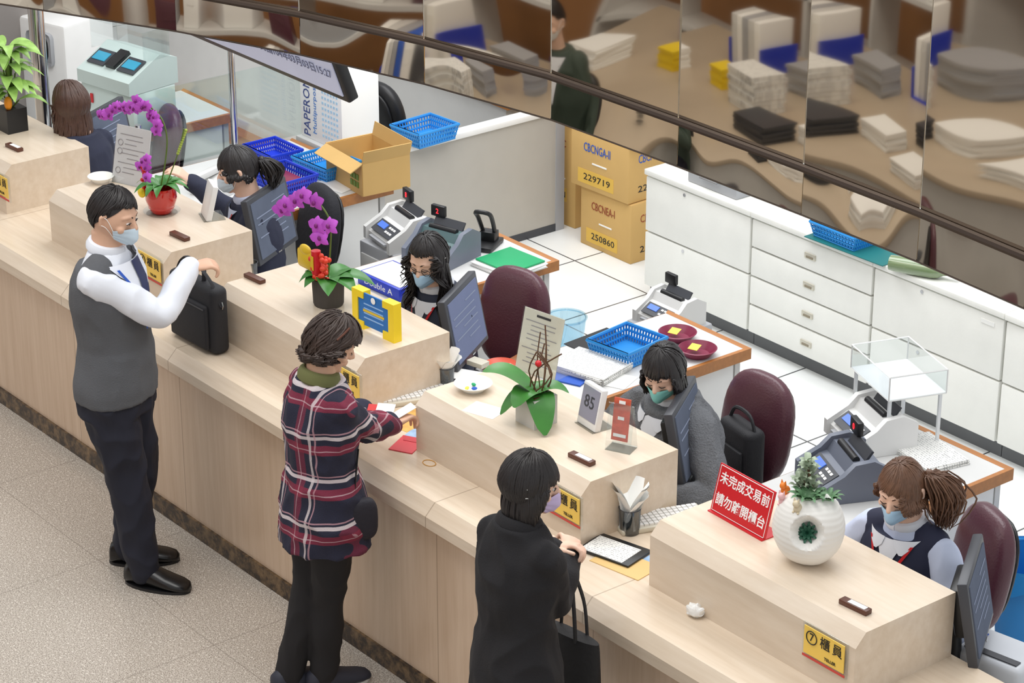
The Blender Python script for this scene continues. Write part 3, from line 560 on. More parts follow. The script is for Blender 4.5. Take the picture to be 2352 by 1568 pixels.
# ---------------- back-office machines ----------------
def counter_machine(label,loc,rz,body,s=1.,led=None,pole=False,front=None):
    t=thing('banknote_counter',label,'money counter',loc,R(rz),'banknote counters'); k=lambda L:[(a*s,b*s) for a,b in L]; fr=front or body
    MB().prism(k([(-.15,0),(.15,0),(.15,.13),(.08,.17),(.0,.17),(-.03,.12),(-.07,.11),(-.15,.05)]),'x',-.155*s,.155*s).build('body',body,t)
    for a in (-1,1): MB().prism(k([(-.17,0),(.16,0),(.16,.15),(.08,.195),(-.01,.185),(-.06,.135),(-.17,.075)]),'x',a*.158*s-.016*s,a*.158*s+.016*s).build('side_cheek',fr,t)
    MB().box((0,.075*s,.185*s),(.22*s,.012*s,.07*s),rx=R(-35)).build('hopper_guide',m_dk,t); MB().cyl((-.1*s,.02*s,.175*s),(.1*s,.02*s,.175*s),.018*s,n=12).build('roller',m_black,t)
    MB().box((0,-.105*s,.095*s),(.24*s,.09*s,.006),rx=R(30)).build('panel',m_dk,t); MB().box((-.05*s,-.098*s,.105*s),(.09*s,.04*s,.006),rx=R(30)).build('display',mat('blue_lcd',(70,110,200),.3,emit=.4),t)
    b=MB()
    for i in range(3):
        for j in range(2): b.box(((.03+.028*i)*s,(-.12+.03*j)*s,(.091+.017*j)*s),(.02*s,.014*s,.006),rx=R(30))
    b.build('buttons',W_,t)
    MB().box((0,-.12*s,.035*s),(.2*s,.1*s,.012*s)).build('stacker',m_gr,t)
    if pole:
        MB().cyl((-.09*s,.09*s,.15*s),(-.09*s,.09*s,.22*s),.008*s,n=8).build('display_pole',m_dk,t); MB().box((-.09*s,.09*s,.25*s),(.10*s,.03*s,.07*s),bev=.004).build('pole_display',m_black,t)
        if led: text(led,.045*s,m_rtext,t,(-.09*s,.073*s,.25*s),(1,0,0),(0,0,1))
    return t
m_tealg=mat('teal_grey',(84,110,112),.4); m_bgrey=mat('blue_grey_plastic',(110,116,130),.4)
def stand(label,x,y,h,w=.30,d=.34):
    t=thing('machine_stand',label,'stand',(x,y,0),0,'machine stands'); MB().box((0,0,h/2),(w,d,h),bev=.01).build('body',m_gr,t); MB().box((0,-d/2-.003,h*.72),(w-.04,.01,h*.38),bev=.004).build('upper_door',m_lgr,t); MB().box((0,-d/2-.003,h*.27),(w-.04,.01,h*.42),bev=.004).build('lower_door',m_lgr,t); MB().box((-w*.25,-d/2-.012,h*.36),(.05,.008,.02)).build('handle',m_chr,t)
stand('grey floor stand with two doors under the pale grey banknote counter',-9.40,1.78,.64,.30,.30); counter_machine('pale grey banknote counter with red digit display on the grey floor stand',(-9.40,1.78,.64),-10,m_lgr,.82,'8',True)
counter_machine('teal banknote counter with red digit display beside the hole punch',wpos(1015,590,WZ),15,m_tealg,.78,'2',True,m_bgrey)
stand('low grey stand behind the desk corner with the maroon bowls',-7.92,2.2,.60,.28,.28); counter_machine('pale banknote counter on the low stand, before the four-drawer cabinet',(-7.92,2.2,.60),0,m_lgr,.70,None,True)
counter_machine('white banknote counter under the clear acrylic box',wpos(2000,1012,WZ),-20,W_,.82,None)
counter_machine('grey banknote counter with red digit display beside the open notebook',wpos(1935,1115,WZ),-25,m_bgrey,.84,'0',True)
# acrylic box
p=P(2035,1000,WZ); t=thing('acrylic_box','open clear acrylic box on legs over the white banknote counter','acrylic box',(p.x,p.y+.05,WZ),R(-20))
for x in (-.15,.15):
    for y in (-.11,.11): MB().box((x,y,.115),(.012,.012,.23)).build('leg',mat('frosted_leg',(232,236,238),.3),t)
MB().box((0,0,.23),(.34,.25,.006)).build('base',mat('milky_acrylic',(238,240,242),.2),t)
for c,d in (((0,-.125,.28),(.34,.004,.1)),((0,.125,.28),(.34,.004,.1)),((-.17,0,.28),(.004,.25,.1)),((.17,0,.28),(.004,.25,.1))): MB().box(c,d).build('wall',m_clear,t)
b=MB()
for z in (.23,.33): b.tube([(-.17,-.125,z),(.17,-.125,z),(.17,.125,z),(-.17,.125,z),(-.17,-.125,z)],.0035,4)
for x in (-.17,.17):
    for y in (-.125,.125): b.cyl((x,y,.23),(x,y,.33),.0035,n=4)
b.build('edges',W_,t)
# far sorter
p=P(300,285,WZ); t=thing('banknote_sorter','large pale grey banknote sorter with two blue displays inside a clear housing','money sorter',(p.x,p.y,WZ),R(10)); m_st=mat('pale_teal',(196,212,208),.4)
MB().box((0,0,.12),(.42,.30,.24),bev=.01).build('lower_body',mat('pale_teal_glass',(206,222,218),.2),t); MB().prism([(-.17,.24),(.17,.24),(.17,.38),(.05,.42),(-.17,.31)],'x',-.21,.21).build('upper_body',m_st,t)
for x in (-.12,.12): MB().box((x,-.07,.368),(.13,.11,.006),rx=R(27)).build('display_frame',m_dk,t); MB().box((x,-.07,.373),(.10,.06,.006),rx=R(27)).build('display',mat('teal_lcd',(50,140,170),.3,emit=.4),t)
MB().box((0,-.06,.378),(.07,.13,.02),rx=R(27)).build('feed_slot',m_black,t)
for x in (-.12,.13): MB().box((x,-.155,.16),(.02,.005,.05)).build('red_key',m_red,t)
for c,d in (((0,.12,.48),(.42,.004,.16)),((-.21,.03,.48),(.004,.18,.16)),((.21,.03,.48),(.004,.18,.16)),((0,.03,.56),(.42,.18,.004))): MB().box(c,d).build('hood_wall',m_clear,t)
p=P(150,112,WZ); t=thing('white_machine','white office machine with a dark round window at the far left','machine',(p.x,p.y,.0),R(15)); MB().box((0,0,.48),(.42,.4,.96),bev=.02).build('body',W_,t); MB().box((.02,-.203,.8),(.2,.01,.2),bev=.03).build('window_frame',m_gr,t); MB().ball((.02,-.207,.8),(.06,.012,.08),16,8,.7).build('window',m_black,t)
# desk-top things, second desk
basket('deep blue basket leftmost behind the ponytailed person',wpos(628,368,WZ),.22,.17,.07,0,m_dblue)
basket('light blue basket in front of the open carton',wpos(750,395,WZ),.25,.19,.07,R(3),m_blue)
basket('blue basket holding a maroon tray beside the ponytail',wpos(655,432,WZ),.24,.18,.085,R(2),m_dblue); solo(MB().box((0,0,.03),(.21,.15,.05),bev=.02),'tray',m_purp,'maroon tray lying in the blue basket beside the ponytail','tray',wpos(655,430,WZ+.008))
basket('light blue basket standing on the partition rail',(qx,2.62,.728),.2,.24,.08,R(4),m_blue)
p=P(890,425,WZ); t=thing('open_carton','open brown carton with raised flaps on the side desk','box',(p.x-.11,p.y-.04,WZ),R(-6)); w,d,h=.37,.27,.17
for c,dd in (((0,-d/2,h/2),(w,.006,h)),((0,d/2,h/2),(w,.006,h)),((-w/2,0,h/2),(.006,d,h)),((w/2,0,h/2),(.006,d,h))): MB().box(c,dd).build('wall',m_card,t)
MB().box((0,0,.004),(w,d,.006)).build('bottom',m_card,t)
for c,dd,rx,ry in (((0,-d/2-.034,h-.018),(w,.005,.08),R(118),0),((0,d/2+.008,h+.034),(w,.005,.07),R(-14),0),((-w/2-.022,0,h-.030),(.005,d,.08),0,R(30)),((w/2+.008,0,h+.034),(.005,d,.07),0,R(14))): MB().box(c,dd,rx=rx,ry=ry).build('flap',m_card,t)
b=MB()
for i in range(3):
    for j in range(2): b.box((.08+.03*i,-d/2-.005,.05+.04*j),(.022,.003,.03))
b.build('handling_marks',mat('olive_ink',(110,140,50),.6),t)
tx=qx-.25; t=thing('side_table','small white table under the tall paper carton','table',(tx,2.27,0)); MB().box((0,0,WZ-.015),(.40,.34,.03),bev=.004).build('top',m_lgr,t)
for x in (-.17,.17):
    for y in (-.14,.14): MB().cyl((x,y,0),(x,y,WZ-.03),.015,n=10).build('leg',m_chr,t)
t=thing('paper_carton','tall white paper carton with blue lettering behind the open carton','box',(tx,2.25,WZ),R(0)); MB().box((0,0,.19),(.38,.24,.38),bev=.004).build('box',m_paper,t)
text('PAPERONE',.085,mat('navy_ink',(64,80,140),.6),t,(-.125,-.1215,.19),(0,0,1),(-1,0,0),width=.35); text('Multipurpose',.045,mat('mid_blue_ink',(84,136,206),.6),t,(-.055,-.1215,.18),(0,0,1),(-1,0,0),width=.28)
b=MB()
for i in range(6):
    for j in range(9): b.box((.02+.026*i,-.1212,.05+.03*j),(.014,.002,.014))
b.build('dot_pattern',mat('pale_cyan',(182,218,240),.6),t); MB().box((.07,-.1215,.345),(.09,.003,.03)).build('red_mark',m_red,t)
sheet('loose white sheets on the side desk before the open carton',775,425,WZ,.2,.15,12,m_paper,'paper_sheet',.004)
def stack(label,px,py,z,w,d,h,rz,m=m_paper,name='paper_stack',n=9):
    b=MB()
    for k in range(n): b.box((random.uniform(-.006,.006),random.uniform(-.006,.006),h*(k+.5)/n),(w,d,h/n*.96),rz=random.uniform(-.05,.05))
    p=P(px,py,z); return solo(b,name,m,label,'paper',(p.x,p.y,z),R(rz))
# third desk
t=thing('hole_punch','heavy black hole punch at the desk corner behind the long-haired person','hole punch',wpos(1118,565,WZ),R(30)); MB().box((0,0,.012),(.11,.17,.024),bev=.006).build('base',m_black,t); MB().box((0,.03,.045),(.08,.06,.05),bev=.006).build('block',m_black,t); MB().tube([(-.03,.03,.06),(-.035,-.02,.15),(-.03,-.06,.19),(.03,-.06,.19),(.035,-.02,.15),(.03,.03,.06)],.011,8,k=3).build('lever',m_black,t)
stack('stack of papers and binders under the green folder',1170,612,WZ,.26,.24,.022,4,m_paper)
p=P(1172,600,WZ+.022); t=thing('green_folder','bright green folder on top of papers','folder',(p.x,p.y,WZ+.024),R(4)); MB().box((0,0,.004),(.24,.22,.008),bev=.002).build('cover',m_green,t); MB().box((0,0,.001),(.232,.215,.004)).build('pages',m_paper,t)
p=P(890,655,WZ); t=thing('paper_ream','blue-wrapped ream of copy paper beside the long-haired person','paper',(p.x+.04,p.y+.02,WZ),R(3)); MB().box((0,0,.03),(.30,.21,.06),bev=.004).build('wrapper',mat('ream_blue',(34,60,190),.35),t); MB().box((0,.0,.0615),(.27,.18,.003)).build('top_sheets',m_paper,t); text('Double A',.04,m_wtext,t,(0,-.1055,.03),(1,0,0),(0,0,1),width=.2)
# fourth desk
stack('thick stack of white forms beside the blue basket',1355,850,WZ,.28,.22,.035,14,m_print)
sheet('blue folder edge sticking out under the stack of forms',1300,855,WZ,.24,.2,22,m_bt,'folder',.006,None,'folder')
sheet('black desk pad under the blue basket',1400,795,WZ,.3,.26,4,m_black,'desk_pad',.003,None,'mat')
sheet('loose white form beside the thick stack of forms',1400,870,WZ,.2,.14,24,m_paper)
basket('blue basket on the black pad beside the maroon bowls',wpos(1440,815,WZ+.004),.2,.22,.075,R(8),m_blue)
for i,(px,py) in enumerate(((1556,778),(1602,815))):
    p=P(px,py,WZ); solo(MB().lathe([(0,0),(.055,0),(.085,.035),(.08,.037),(.052,.006),(0,.006)],28),'bowl',m_purp,['maroon bowl holding a yellow note, behind the other bowl','maroon bowl holding a yellow note, at the desk corner'][i],'bowl',(p.x,p.y,WZ),0,'maroon bowls')
    solo(MB().box((0,0,.001),(.045,.045,.002),rx=R(12)),'sticky_note',m_stick,['yellow sticky note in the rear maroon bowl','yellow sticky note in the corner maroon bowl'][i],'note',(p.x-.02,p.y-.0,WZ+.03),R(20),'yellow sticky notes')
def bin_(label,loc,m,r=.13,h=.3,bag=None):
    t=thing('waste_bin',label,'bin',loc,0,'waste bins'); MB().lathe([(0,.005),(r*.75,.005),(r,h),(r*.97,h),(r*.72,.012),(0,.012)],26).build('bucket',m,t); MB().tube([(r*cos(a*pi/12),r*sin(a*pi/12),h) for a in range(25)],.007,6).build('rim',m,t)
    if bag:
        b=MB(); rows=[]
        for i in range(25): 
            a=i*pi/12; q=1+.04*sin(a*7); rows.append([V((r*.98*cos(a),r*.98*sin(a),h-.03)),V((r*1.06*q*cos(a),r*1.06*q*sin(a),h+.012)),V((r*1.1*q*cos(a),r*1.1*q*sin(a),h-.09+.02*sin(a*5)))])
        b.grid(rows).build('bag',bag,t)
p=P(1300,775,.15); bin_('translucent pale blue waste bin behind the cream notice',(p.x,p.y,0),clear('pale_blue_bin',(.76,.9,.97),.25),.10,.26)
p=P(2368,1370,.25); bin_('blue waste bin with a bag at the right picture edge',(p.x,p.y,0),m_blue,.16,.42,m_blue)
# fifth desk
stack('open notebook with printed pages at the end of the nearest side desk',2130,1045,WZ,.28,.2,.02,-12,m_print,'notebook',4)
for lab,px,py in (('white passbook printer on the worktop beside the grey cardigan',1640,1150),('white passbook printer on the worktop at the right picture edge',2300,1500)):
    p=P(px,py,WZ+.06); t=thing('passbook_printer',lab,'printer',(p.x,p.y,WZ),R(10),'passbook printers'); MB().box((0,0,.04),(.26,.2,.08),bev=.025,seg=3).build('shell',mat('pale_device',(206,210,216),.35),t); MB().box((0,-.06,.083),(.2,.03,.004)).build('slot',m_dk,t); MB().box((-.09,.04,.081),(.02,.02,.003)).build('button',m_bt,t)
t=thing('desk_telephone','pale desk telephone beside the ponytailed person',"telephone",wpos(498,440,WZ),R(20)); MB().prism([(-.1,0),(.1,0),(.1,.07),(-.1,.03)],'x',-.09,.09).build('base',m_lgr,t); MB().box((-.06,0,.085),(.045,.2,.035),bev=.012).build('handset',m_lgr,t)
# ======================= PEOPLE =======================
PROF=[(.30,.10,.085),(.40,.098,.078),(.44,.096,.074),(.48,.099,.075),(.52,.100,.075),(.57,.091,.067),(.62,.081,.060),(.68,.086,.065),(.73,.094,.070),(.78,.094,.062),(.805,.080,.052),(.828,.056,.044),(.85,.038,.038),(.89,.034,.036)]
def prof(k):
    if k<=PROF[0][0]: return PROF[0][1:]
    for a,b in zip(PROF,PROF[1:]):
        if k<=b[0]:
            t=(k-a[0])/(b[0]-a[0]); return (a[1]+(b[1]-a[1])*t,a[2]+(b[2]-a[2])*t)
    return PROF[-1][1:]
def hp(d):
    X,Y,Z=d.x*.076,d.y*.097,d.z*.117
    if d.z<0:
        k=-d.z; X*=1-.28*k**1.6
        Y*=1-.10*k if d.y>0 else 1-.30*k
        Y+=.034*k*k
    return V((X,Y,Z))
def dirv(az,th): a,t=R(az),R(th); return V((sin(a)*sin(t),cos(a)*sin(t),cos(t)))
def remesh(mb,vox,it,name,m,parent,wr=0,seed=0,st=(7,7,5)):
    bm=mb.bm; bmesh.ops.remove_doubles(bm,verts=bm.verts,dist=1e-5); bmesh.ops.recalc_face_normals(bm,faces=bm.faces)
    me=bpy.data.meshes.new('tmp'); bm.to_mesh(me); bm.free(); o=bpy.data.objects.new('tmp',me); COL.objects.link(o)
    r=o.modifiers.new('r','REMESH'); r.mode='VOXEL'; r.voxel_size=vox
    if it: s_=o.modifiers.new('s','SMOOTH'); s_.factor=.5; s_.iterations=it
    dg=bpy.context.evaluated_depsgraph_get(); res=bpy.data.meshes.new_from_object(o.evaluated_get(dg)); bpy.data.objects.remove(o); bpy.data.meshes.remove(me)
    if wr:
        sd=V((seed*3.1,seed*1.7,0)); ns=[v.normal.copy() for v in res.vertices]
        for v,n in zip(res.vertices,ns):
            q=V((v.co.x*st[0],v.co.y*st[1],v.co.z*st[2]))+sd; v.co+=n*wr*(.5+noise.noise(q)+.6*noise.noise(q*2.3)+.9*(1-4*abs(noise.noise(q*1.6+V((5,0,0))))))
    res.materials.clear(); res.materials.append(m); res.polygons.foreach_set('use_smooth',[True]*len(res.polygons)); res.name=name
    return link(bpy.data.objects.new(name,res),parent)
def ik(a,c,l1,l2,pole):
    d=c-a; L=min(d.length,(l1+l2)*.99); dn=d.normalized(); c=a+dn*L; x=(l1*l1-l2*l2+L*L)/(2*L); y=sqrt(max(0,l1*l1-x*x)); pv=pole-dn*pole.dot(dn); pv.normalize(); return a+dn*x+pv*y,c
m_skin=mat('skin',(222,178,150),.5,var=.06,sc=12); m_skin2=mat('fair_skin',(234,194,170),.5,var=.06,sc=12)
m_navy=mat('navy_wool',(38,42,62),.85,bump=.15,bsc=250); m_eye=mat('eye_white',(226,220,214),.3); m_iris=mat('dark_iris',(40,26,20),.2)
class Person:
    def __init__(s,label,h,az,headpx,hipz=None,lean=0,head=(0,0,0),bw=1.,belly=0,skin=None,ears=True):
        s.h=h; s.az=R(az-90); s.hip=hipz or .5*h; s.sit=hipz is not None; s.lean=R(lean); s.bw=bw; s.belly=belly; s.skin=skin or m_skin2; s.arms={}; s.ears=ears
        yaw,pit,rol=[R(a) for a in head]; N,_=s.sp(.862)
        Rh=M.Rotation(yaw,3,'Z')@M.Rotation(-pit,3,'X')@M.Rotation(rol,3,'Y'); hc=N+M.Rotation(yaw*.5,3,'Z')@(M.Rotation(-pit*.6,3,'X')@V((0,.012*h,.070*h)))
        k=h*.134/.234; s.k=k; s.HM=M.Translation(hc)@Rh.to_4x4()@M.Diagonal((k,k,k,1)); s.hc=hc
        rz=M.Rotation(s.az,3,'Z'); tg=P(headpx[0],headpx[1],hc.z); off=rz@hc; s.pos=V((tg.x-off.x,tg.y-off.y,0))
        s.root=thing('person',label,'person',s.pos,s.az); s.inv=(M.Translation(s.pos)@M.Rotation(s.az,4,'Z')).inverted()
    def L(s,w): return s.inv@V(w)
    def ang(s,k): return s.lean*max(0,min(1,(k-.5)/.25))
    def sp(s,k):
        p=V((0,0,s.hip))
        if k<.5: return p+V((0,0,(k-.5)*s.h)),0
        n=24; dk=(k-.5)/n
        for i in range(n): a=s.ang(.5+dk*(i+.5)); p+=V((0,sin(a),cos(a)))*dk*s.h
        return p,s.ang(k)
    def ring(s,k,off=0,fx=1.,fy=1.):
        c,a=s.sp(k); w,d=prof(k); g=exp(-((k-.60)/.06)**2)*s.belly; f=V((0,cos(a),-sin(a)))
        return (c+f*(g*.5),V((w*s.h*s.bw*fx+off,0,0)),f*(d*s.h*s.bw*fy+off+g*.5))
    def sh(s,sd): c,a=s.sp(.798); return c+V((sd*.088*s.h*s.bw,0,0))
    def arm(s,sd,wrist,pole,f,up,curl=(25,35,25)):
        a=s.sh(sd); e,w=ik(a,V(wrist),.175*s.h,.148*s.h,V(pole)); s.arms[sd]=(a,e,w,V(f).normalized(),V(up),curl)
    def armpts(s,sd,fr=1.):
        a,e,w=s.arms[sd][:3]; c,_=s.sp(.79); i=c+V((sd*.05*s.h,0,0))
        return [i,a,a.lerp(e,.5),e,e.lerp(w,.5),w]
    def legs(s,kn=None,an=None,fd=None):
        h=s.h
        s.lg={}
        for sd in (-1,1):
            hj=V((sd*.052*h,0,s.hip-.01*h))
            if s.sit: k_=V((sd*.065*h,.245*h,s.hip-.005)); a_=V((sd*.07*h,.20*h,.075)); d_=V((0,1,0))
            else: k_=V((sd*.055*h,.012*h,.275*h)); a_=V((sd*.058*h,-.012*h,.05*h)); d_=V((sd*.15,1,0))
            if kn: k_=V(kn[sd]); a_=V(an[sd]); d_=V(fd[sd])
            s.lg[sd]=(hj,k_,a_,d_.normalized())
    def hand(s,b,sd):
        a,e,W,f,up,curl=s.arms[sd]; up=(up-f*up.dot(f)).normalized(); x=f.cross(up); th=-x if sd>0 else x; sc=s.h/1.7*.98
        def q(px,py,pz): return W+th*(px*sc)+f*(py*sc)+up*(pz*sc)
        b.rings([(q(0,y,z),th*(w*sc),up*(t*sc)) for y,w,t,z in ((-.03,.026,.021,0),(0,.027,.02,0),(.03,.036,.018,0),(.06,.041,.016,0),(.085,.041,.013,0),(.093,.034,.009,0))],14)
        for i,(fx,L) in enumerate(((.033,.072),(.011,.082),(-.011,.076),(-.033,.06))):
            p=q(fx,.082,0); an=0; pts=[q(fx*.9,.06,0),p]; sx=(fx*.25/.033)*.4
            for j,(fr,cu) in enumerate(zip((.45,.31,.24),curl)):
                an+=R(cu*(1+.08*i)); dd=(f*cos(an)-up*sin(an)+th*sx*.35).normalized(); p=p+dd*(L*fr*sc); pts.append(p)
            b.limb(pts,[.010*sc,.0098*sc,.009*sc,.0082*sc,.0068*sc],8,2)
        pts=[q(.018,.012,-.004),q(.038,.032,-.012),q(.056,.062,-.018),q(.060,.088,-.026)]; b.limb(pts,[.013*sc,.013*sc,.0105*sc,.0085*sc],8,2)
    def body(s):
        b=MB(); h=s.h
        b.rings([s.ring(.44+.45*i/22,-.010) for i in range(23)],20)
        rows=[]
        for j in range(25):
            th=180*j/24; rows.append([s.HM@hp(dirv(360*i/32,th)) for i in range(32)])
        b.grid(rows,True); k=s.k; hm=lambda *p:s.HM@V(p)
        b.limb([hm(0,.086,.02),hm(0,.098,-.004),hm(0,.108,-.024)],[.008*k,.010*k,.013*k],8,3)
        for sd in (-1,1):
            b.ball(hm(sd*.012,.100,-.028),.008*k,8,6)
            e=0 if s.ears else -.010
            b.limb([hm(sd*(.077+e),.008,.02),hm(sd*(.083+e),-.006,.012),hm(sd*(.080+e),-.004,-.022),hm(sd*(.073+e),.004,-.03)],[.007*k,.009*k,.008*k,.006*k],8,3)
            b.limb([hm(sd*.008,.093,.026),hm(sd*.03,.088,.028),hm(sd*.05,.072,.022)],[.006*k,.007*k,.006*k],8,3); b.ball(hm(sd*.045,.066,-.028),(.02*k,.02*k,.018*k),10,8)
        b.limb([hm(-.022,.084,-.055),hm(0,.096,-.052),hm(.022,.084,-.055)],[.004*k,.007*k,.004*k],8,3); b.limb([hm(-.018,.084,-.064),hm(0,.094,-.065),hm(.018,.084,-.064)],[.005*k,.008*k,.005*k],8,3)
        b.ball(hm(0,.072,-.095),(.02*k,.018*k,.016*k),10,8)
        N,_=s.sp(.84); b.limb([N,(N+s.hc)/2+V((0,-.004,0)),s.HM@V((0,-.015,-.05))],[.037*h,.033*h,.033*h],16,4)
        for sd in s.arms:
            b.limb(s.armpts(sd),[.024*h,.026*h,.0250*h,.0215*h,.0205*h,.0150*h],14,4); s.hand(b,sd)
        for sd,(hj,kk,aa,d) in s.lg.items():
            b.limb([hj,hj.lerp(kk,.5),kk,kk.lerp(aa,.4),aa],[.046*h,.039*h,.028*h,.026*h,.018*h],14,4); g=V((aa.x,aa.y,.022*h)); b.limb([g-d*.02*h,g+d*.04*h-V((0,0,.004*h)),g+d*.09*h-V((0,0,.009*h))],[.015*h,.013*h,.009*h],10,3)
        remesh(b,.0048,2,'body',s.skin,s.root)
    def top(s,name,m,k0=.49,k1=.84,off=.014,sl=1.,sr=.010,flare=0,fx=1.,wr=.004,vox=.008,seed=1,it=3):
        b=MB(); n=int((k1-k0)/.015)+2; h=s.h
        b.rings([s.ring(k0+(k1-k0)*i/(n-1),off+flare*max(0,.66-(k0+(k1-k0)*i/(n-1)))) for i in range(n)],24)
        if sl:
            for sd in s.arms:
                p=s.armpts(sd); r=[.026*h+sr*.3,.0285*h+sr*.7,.0265*h+sr,.0235*h+sr,.0220*h+sr,.0165*h+sr*.9]
                b.limb(p,r,16,5)
        else:
            for sd in (-1,1):
                A,_=s.sp(.818); B,_=s.sp(.800); x=V((sd*h*s.bw,0,0)); b.limb([A+x*.042,A.lerp(B,.5)+x*.058,B+x*.070],[.024*h+off*.6,.027*h+off*.7,.029*h+off*.7],16,3)
        return remesh(b,vox,it,name,m,s.root,wr,seed)
    def trousers(s,m,off=.012,cuff=.010,wr=.004,k1=.60,name='trousers',seed=3):
        b=MB(); h=s.h; b.rings([s.ring(.45+(k1-.45)*i/8,off) for i in range(9)],20)
        for sd,(hj,kk,aa,d) in s.lg.items(): b.limb([hj,hj.lerp(kk,.5),kk,kk.lerp(aa,.5),aa-V((0,0,.015))],[.054*h+off,.047*h+off,.037*h+off,.034*h+off,.027*h+cuff],16,5)
        return remesh(b,.008,3,name,m,s.root,wr,seed)
    def shoes(s,m,sole=None):
        h=s.h; L=.158*h
        for sd,(hj,kk,aa,d) in s.lg.items():
            x=V((d.y,-d.x,0)); g=V((aa.x,aa.y,0)); b=MB(); rs=[]
            for y,w,t in ((-.30,.014,.05),(-.27,.028,.075),(-.15,.034,.095),(0,.036,.095),(.2,.038,.074),(.42,.042,.052),(.6,.040,.040),(.72,.030,.030),(.77,.014,.016)): rs.append((g+d*(y*L)+V((0,0,t*h*.6*.5+.010)),x*(w*h*.75),V((0,0,t*h*.6*.5+.004))))
            b.rings(rs,16)
            for v in b.bm.verts: v.co.z=max(v.co.z,.008)
            o=b.build('shoe',m,s.root,60); c=MB(); 
            c.rings([(g+d*(.23*L)+V((0,0,z)),x*(.0325*h),d*(.545*L)) for z in (0,.013)],20); c.build('sole',sole or m_black,o)
    def patch(s,name,m,rows,off,n=8,parent=None,fx=1.):
        G=[]
        for k,a0,a1 in rows:
            c,ax,ay=s.ring(k,off); G.append([c+ax*sin(R(a0+(a1-a0)*i/n))+ay*cos(R(a0+(a1-a0)*i/n)) for i in range(n+1)])
        return MB().grid(G).build(name,m,parent or s.root)
    def collar(s,m,rad=.066,rr=.013,up=1.5,z=.008,k=.845):
        N,_=s.sp(k); b=MB(); r=rad*s.h/1.65; b.tube([N+V((r*sin(a*pi/10),r*.94*cos(a*pi/10),z-.016*cos(a*pi/10))) for a in range(21)],rr,8,flat=up); b.build('collar',m,s.root)
    def face(s,mask=None,eyes='down',glasses=False,brow=(40,28,22)):
        hm=s.HM; k=s.k
        for sd in (-1,1):
            c=hp(dirv(sd*21,90)); Qh=s.HM.to_3x3().normalized()
            if eyes=='open':
                e=MB().ball(hm@(c+V((0,-.003,0))),(.0125*k,.0085*k,.0050*k),12,8,1,Qh).build('eye',m_eye,s.root); MB().ball(hm@(c+V((.001,.003,-.0005))),(.0055*k,.004*k,.0052*k),10,8,1,Qh).build('iris',m_iris,e)
            MB().tube([hm@(c+V((sd*-.014,.004,-.001))),hm@(c+V((0,.0068,.0045 if eyes=='open' else -.005))),hm@(c+V((sd*.016,.0,-.001)))],[.001,.0022,.0012],6,k=3).build('eyelash',m_iris,s.root)
            MB().tube([hm@(hp(dirv(sd*9,79))*1.03),hm@(hp(dirv(sd*22,76))*1.035),hm@(hp(dirv(sd*36,80))*1.03)],[.0025,.0036,.0015],6,k=3).build('eyebrow',mat('brow_%d'%brow[0],brow,.8),s.root)
        if mask:
            G=[]; nr=12
            for j in range(nr+1):
                t=j/nr; row=[]
                for i in range(21):
                    u=-1+i/10; az=u*64; th0=98+7*abs(u)**1.5; th1=150-24*abs(u)**1.3; th=th0+(th1-th0)*t; p=hp(dirv(az,th)); o=.008+.022*exp(-(az/17)**2)*exp(-((t-.35)/.4)**2)+.010*exp(-(az/30)**2)*sin(pi*t)+.0016*sin(t*22)
                    p=p+dirv(az,th)*o; row.append(hm@p)
                G.append(row)
            mk=MB().grid(G).build('face_mask',mask,s.root,80)
            b=MB()
            for sd in (-1,1):
                for th in (106,125): b.tube([hm@(hp(dirv(sd*63,th))*1.08),hm@V((sd*.079,.018,.012 if th<110 else -.024)),hm@V((sd*.086,-.008,.014 if th<110 else -.02))],.0014*k,5,k=3)
            b.build('ear_loops',m_paper,mk)
        if glasses:
            b=MB()
            for sd in (-1,1):
                b.tube([hm@V((sd*.034+.021*cos(a*pi/10),.103-.006*abs(cos(a*pi/10)),-.004+.017*sin(a*pi/10))) for a in range(21)],.0013,5); b.tube([hm@V((sd*.055,.095,.0)),hm@V((sd*.08,.04,.004)),hm@V((sd*.084,-.005,.0))],.0013,5)
            b.tube([hm@V((-.014,.106,-.002)),hm@V((0,.110,.002)),hm@V((.014,.106,-.002))],.0013,5); b.build('glasses',m_black,s.root)
    def hair(s,m,front=62,side=100,back=125,ds=0,db=0,n=280,th=.05,r=.0055,wave=0,seed=1,part=0,tail=None,flick=0,name='hair',fr_drop=0,din=0.,mess=.045,curl=2.,clump=.03,open_=0):
        rd=random.Random(seed); hm=s.HM; o_=open_; tab=[(0,front),(38+o_,front),(62+o_,(front+side)/2),(85+o_*.5,side),(130,back),(180,back)]; dt=[(0,fr_drop),(48+o_,fr_drop),(66+o_,ds),(112,ds*.5+db*.5),(140,db),(180,db)]
        def ip(t,a):
            for p,q in zip(t,t[1:]):
                if a<=q[0]: return p[1]+(q[1]-p[1])*(a-p[0])/(q[0]-p[0])
            return t[-1][1]
        b=MB(); G=[]
        for j in range(15): G.append([hm@(hp(dirv(i*9,max(.5,ip(tab,abs((i*9+180)%360-180))*.96*j/14)))*(1+th*.7)) for i in range(40)])
        b.grid(G,True)
        if max(ds,db)>.05:      # inner curtain under the hanging strands
            rows=[]
            for i in range(31):
                ph=-180+12*i
                a=abs(ph); te=ip(tab,a); top_=hm@(hp(dirv(ph,te*.96))*(1+th*.9)); dr=ip(dt,a)*.8 if a>66+o_ else .003; o=top_-hm@V((0,0,0)); o.z=0; o=o.normalized(); rows.append([top_+V((0,0,-dr*q))+o*(.010*sin(q*2.2)-din*q*q) for q in (0,.25,.5,.75,1)])
            b.grid(rows)
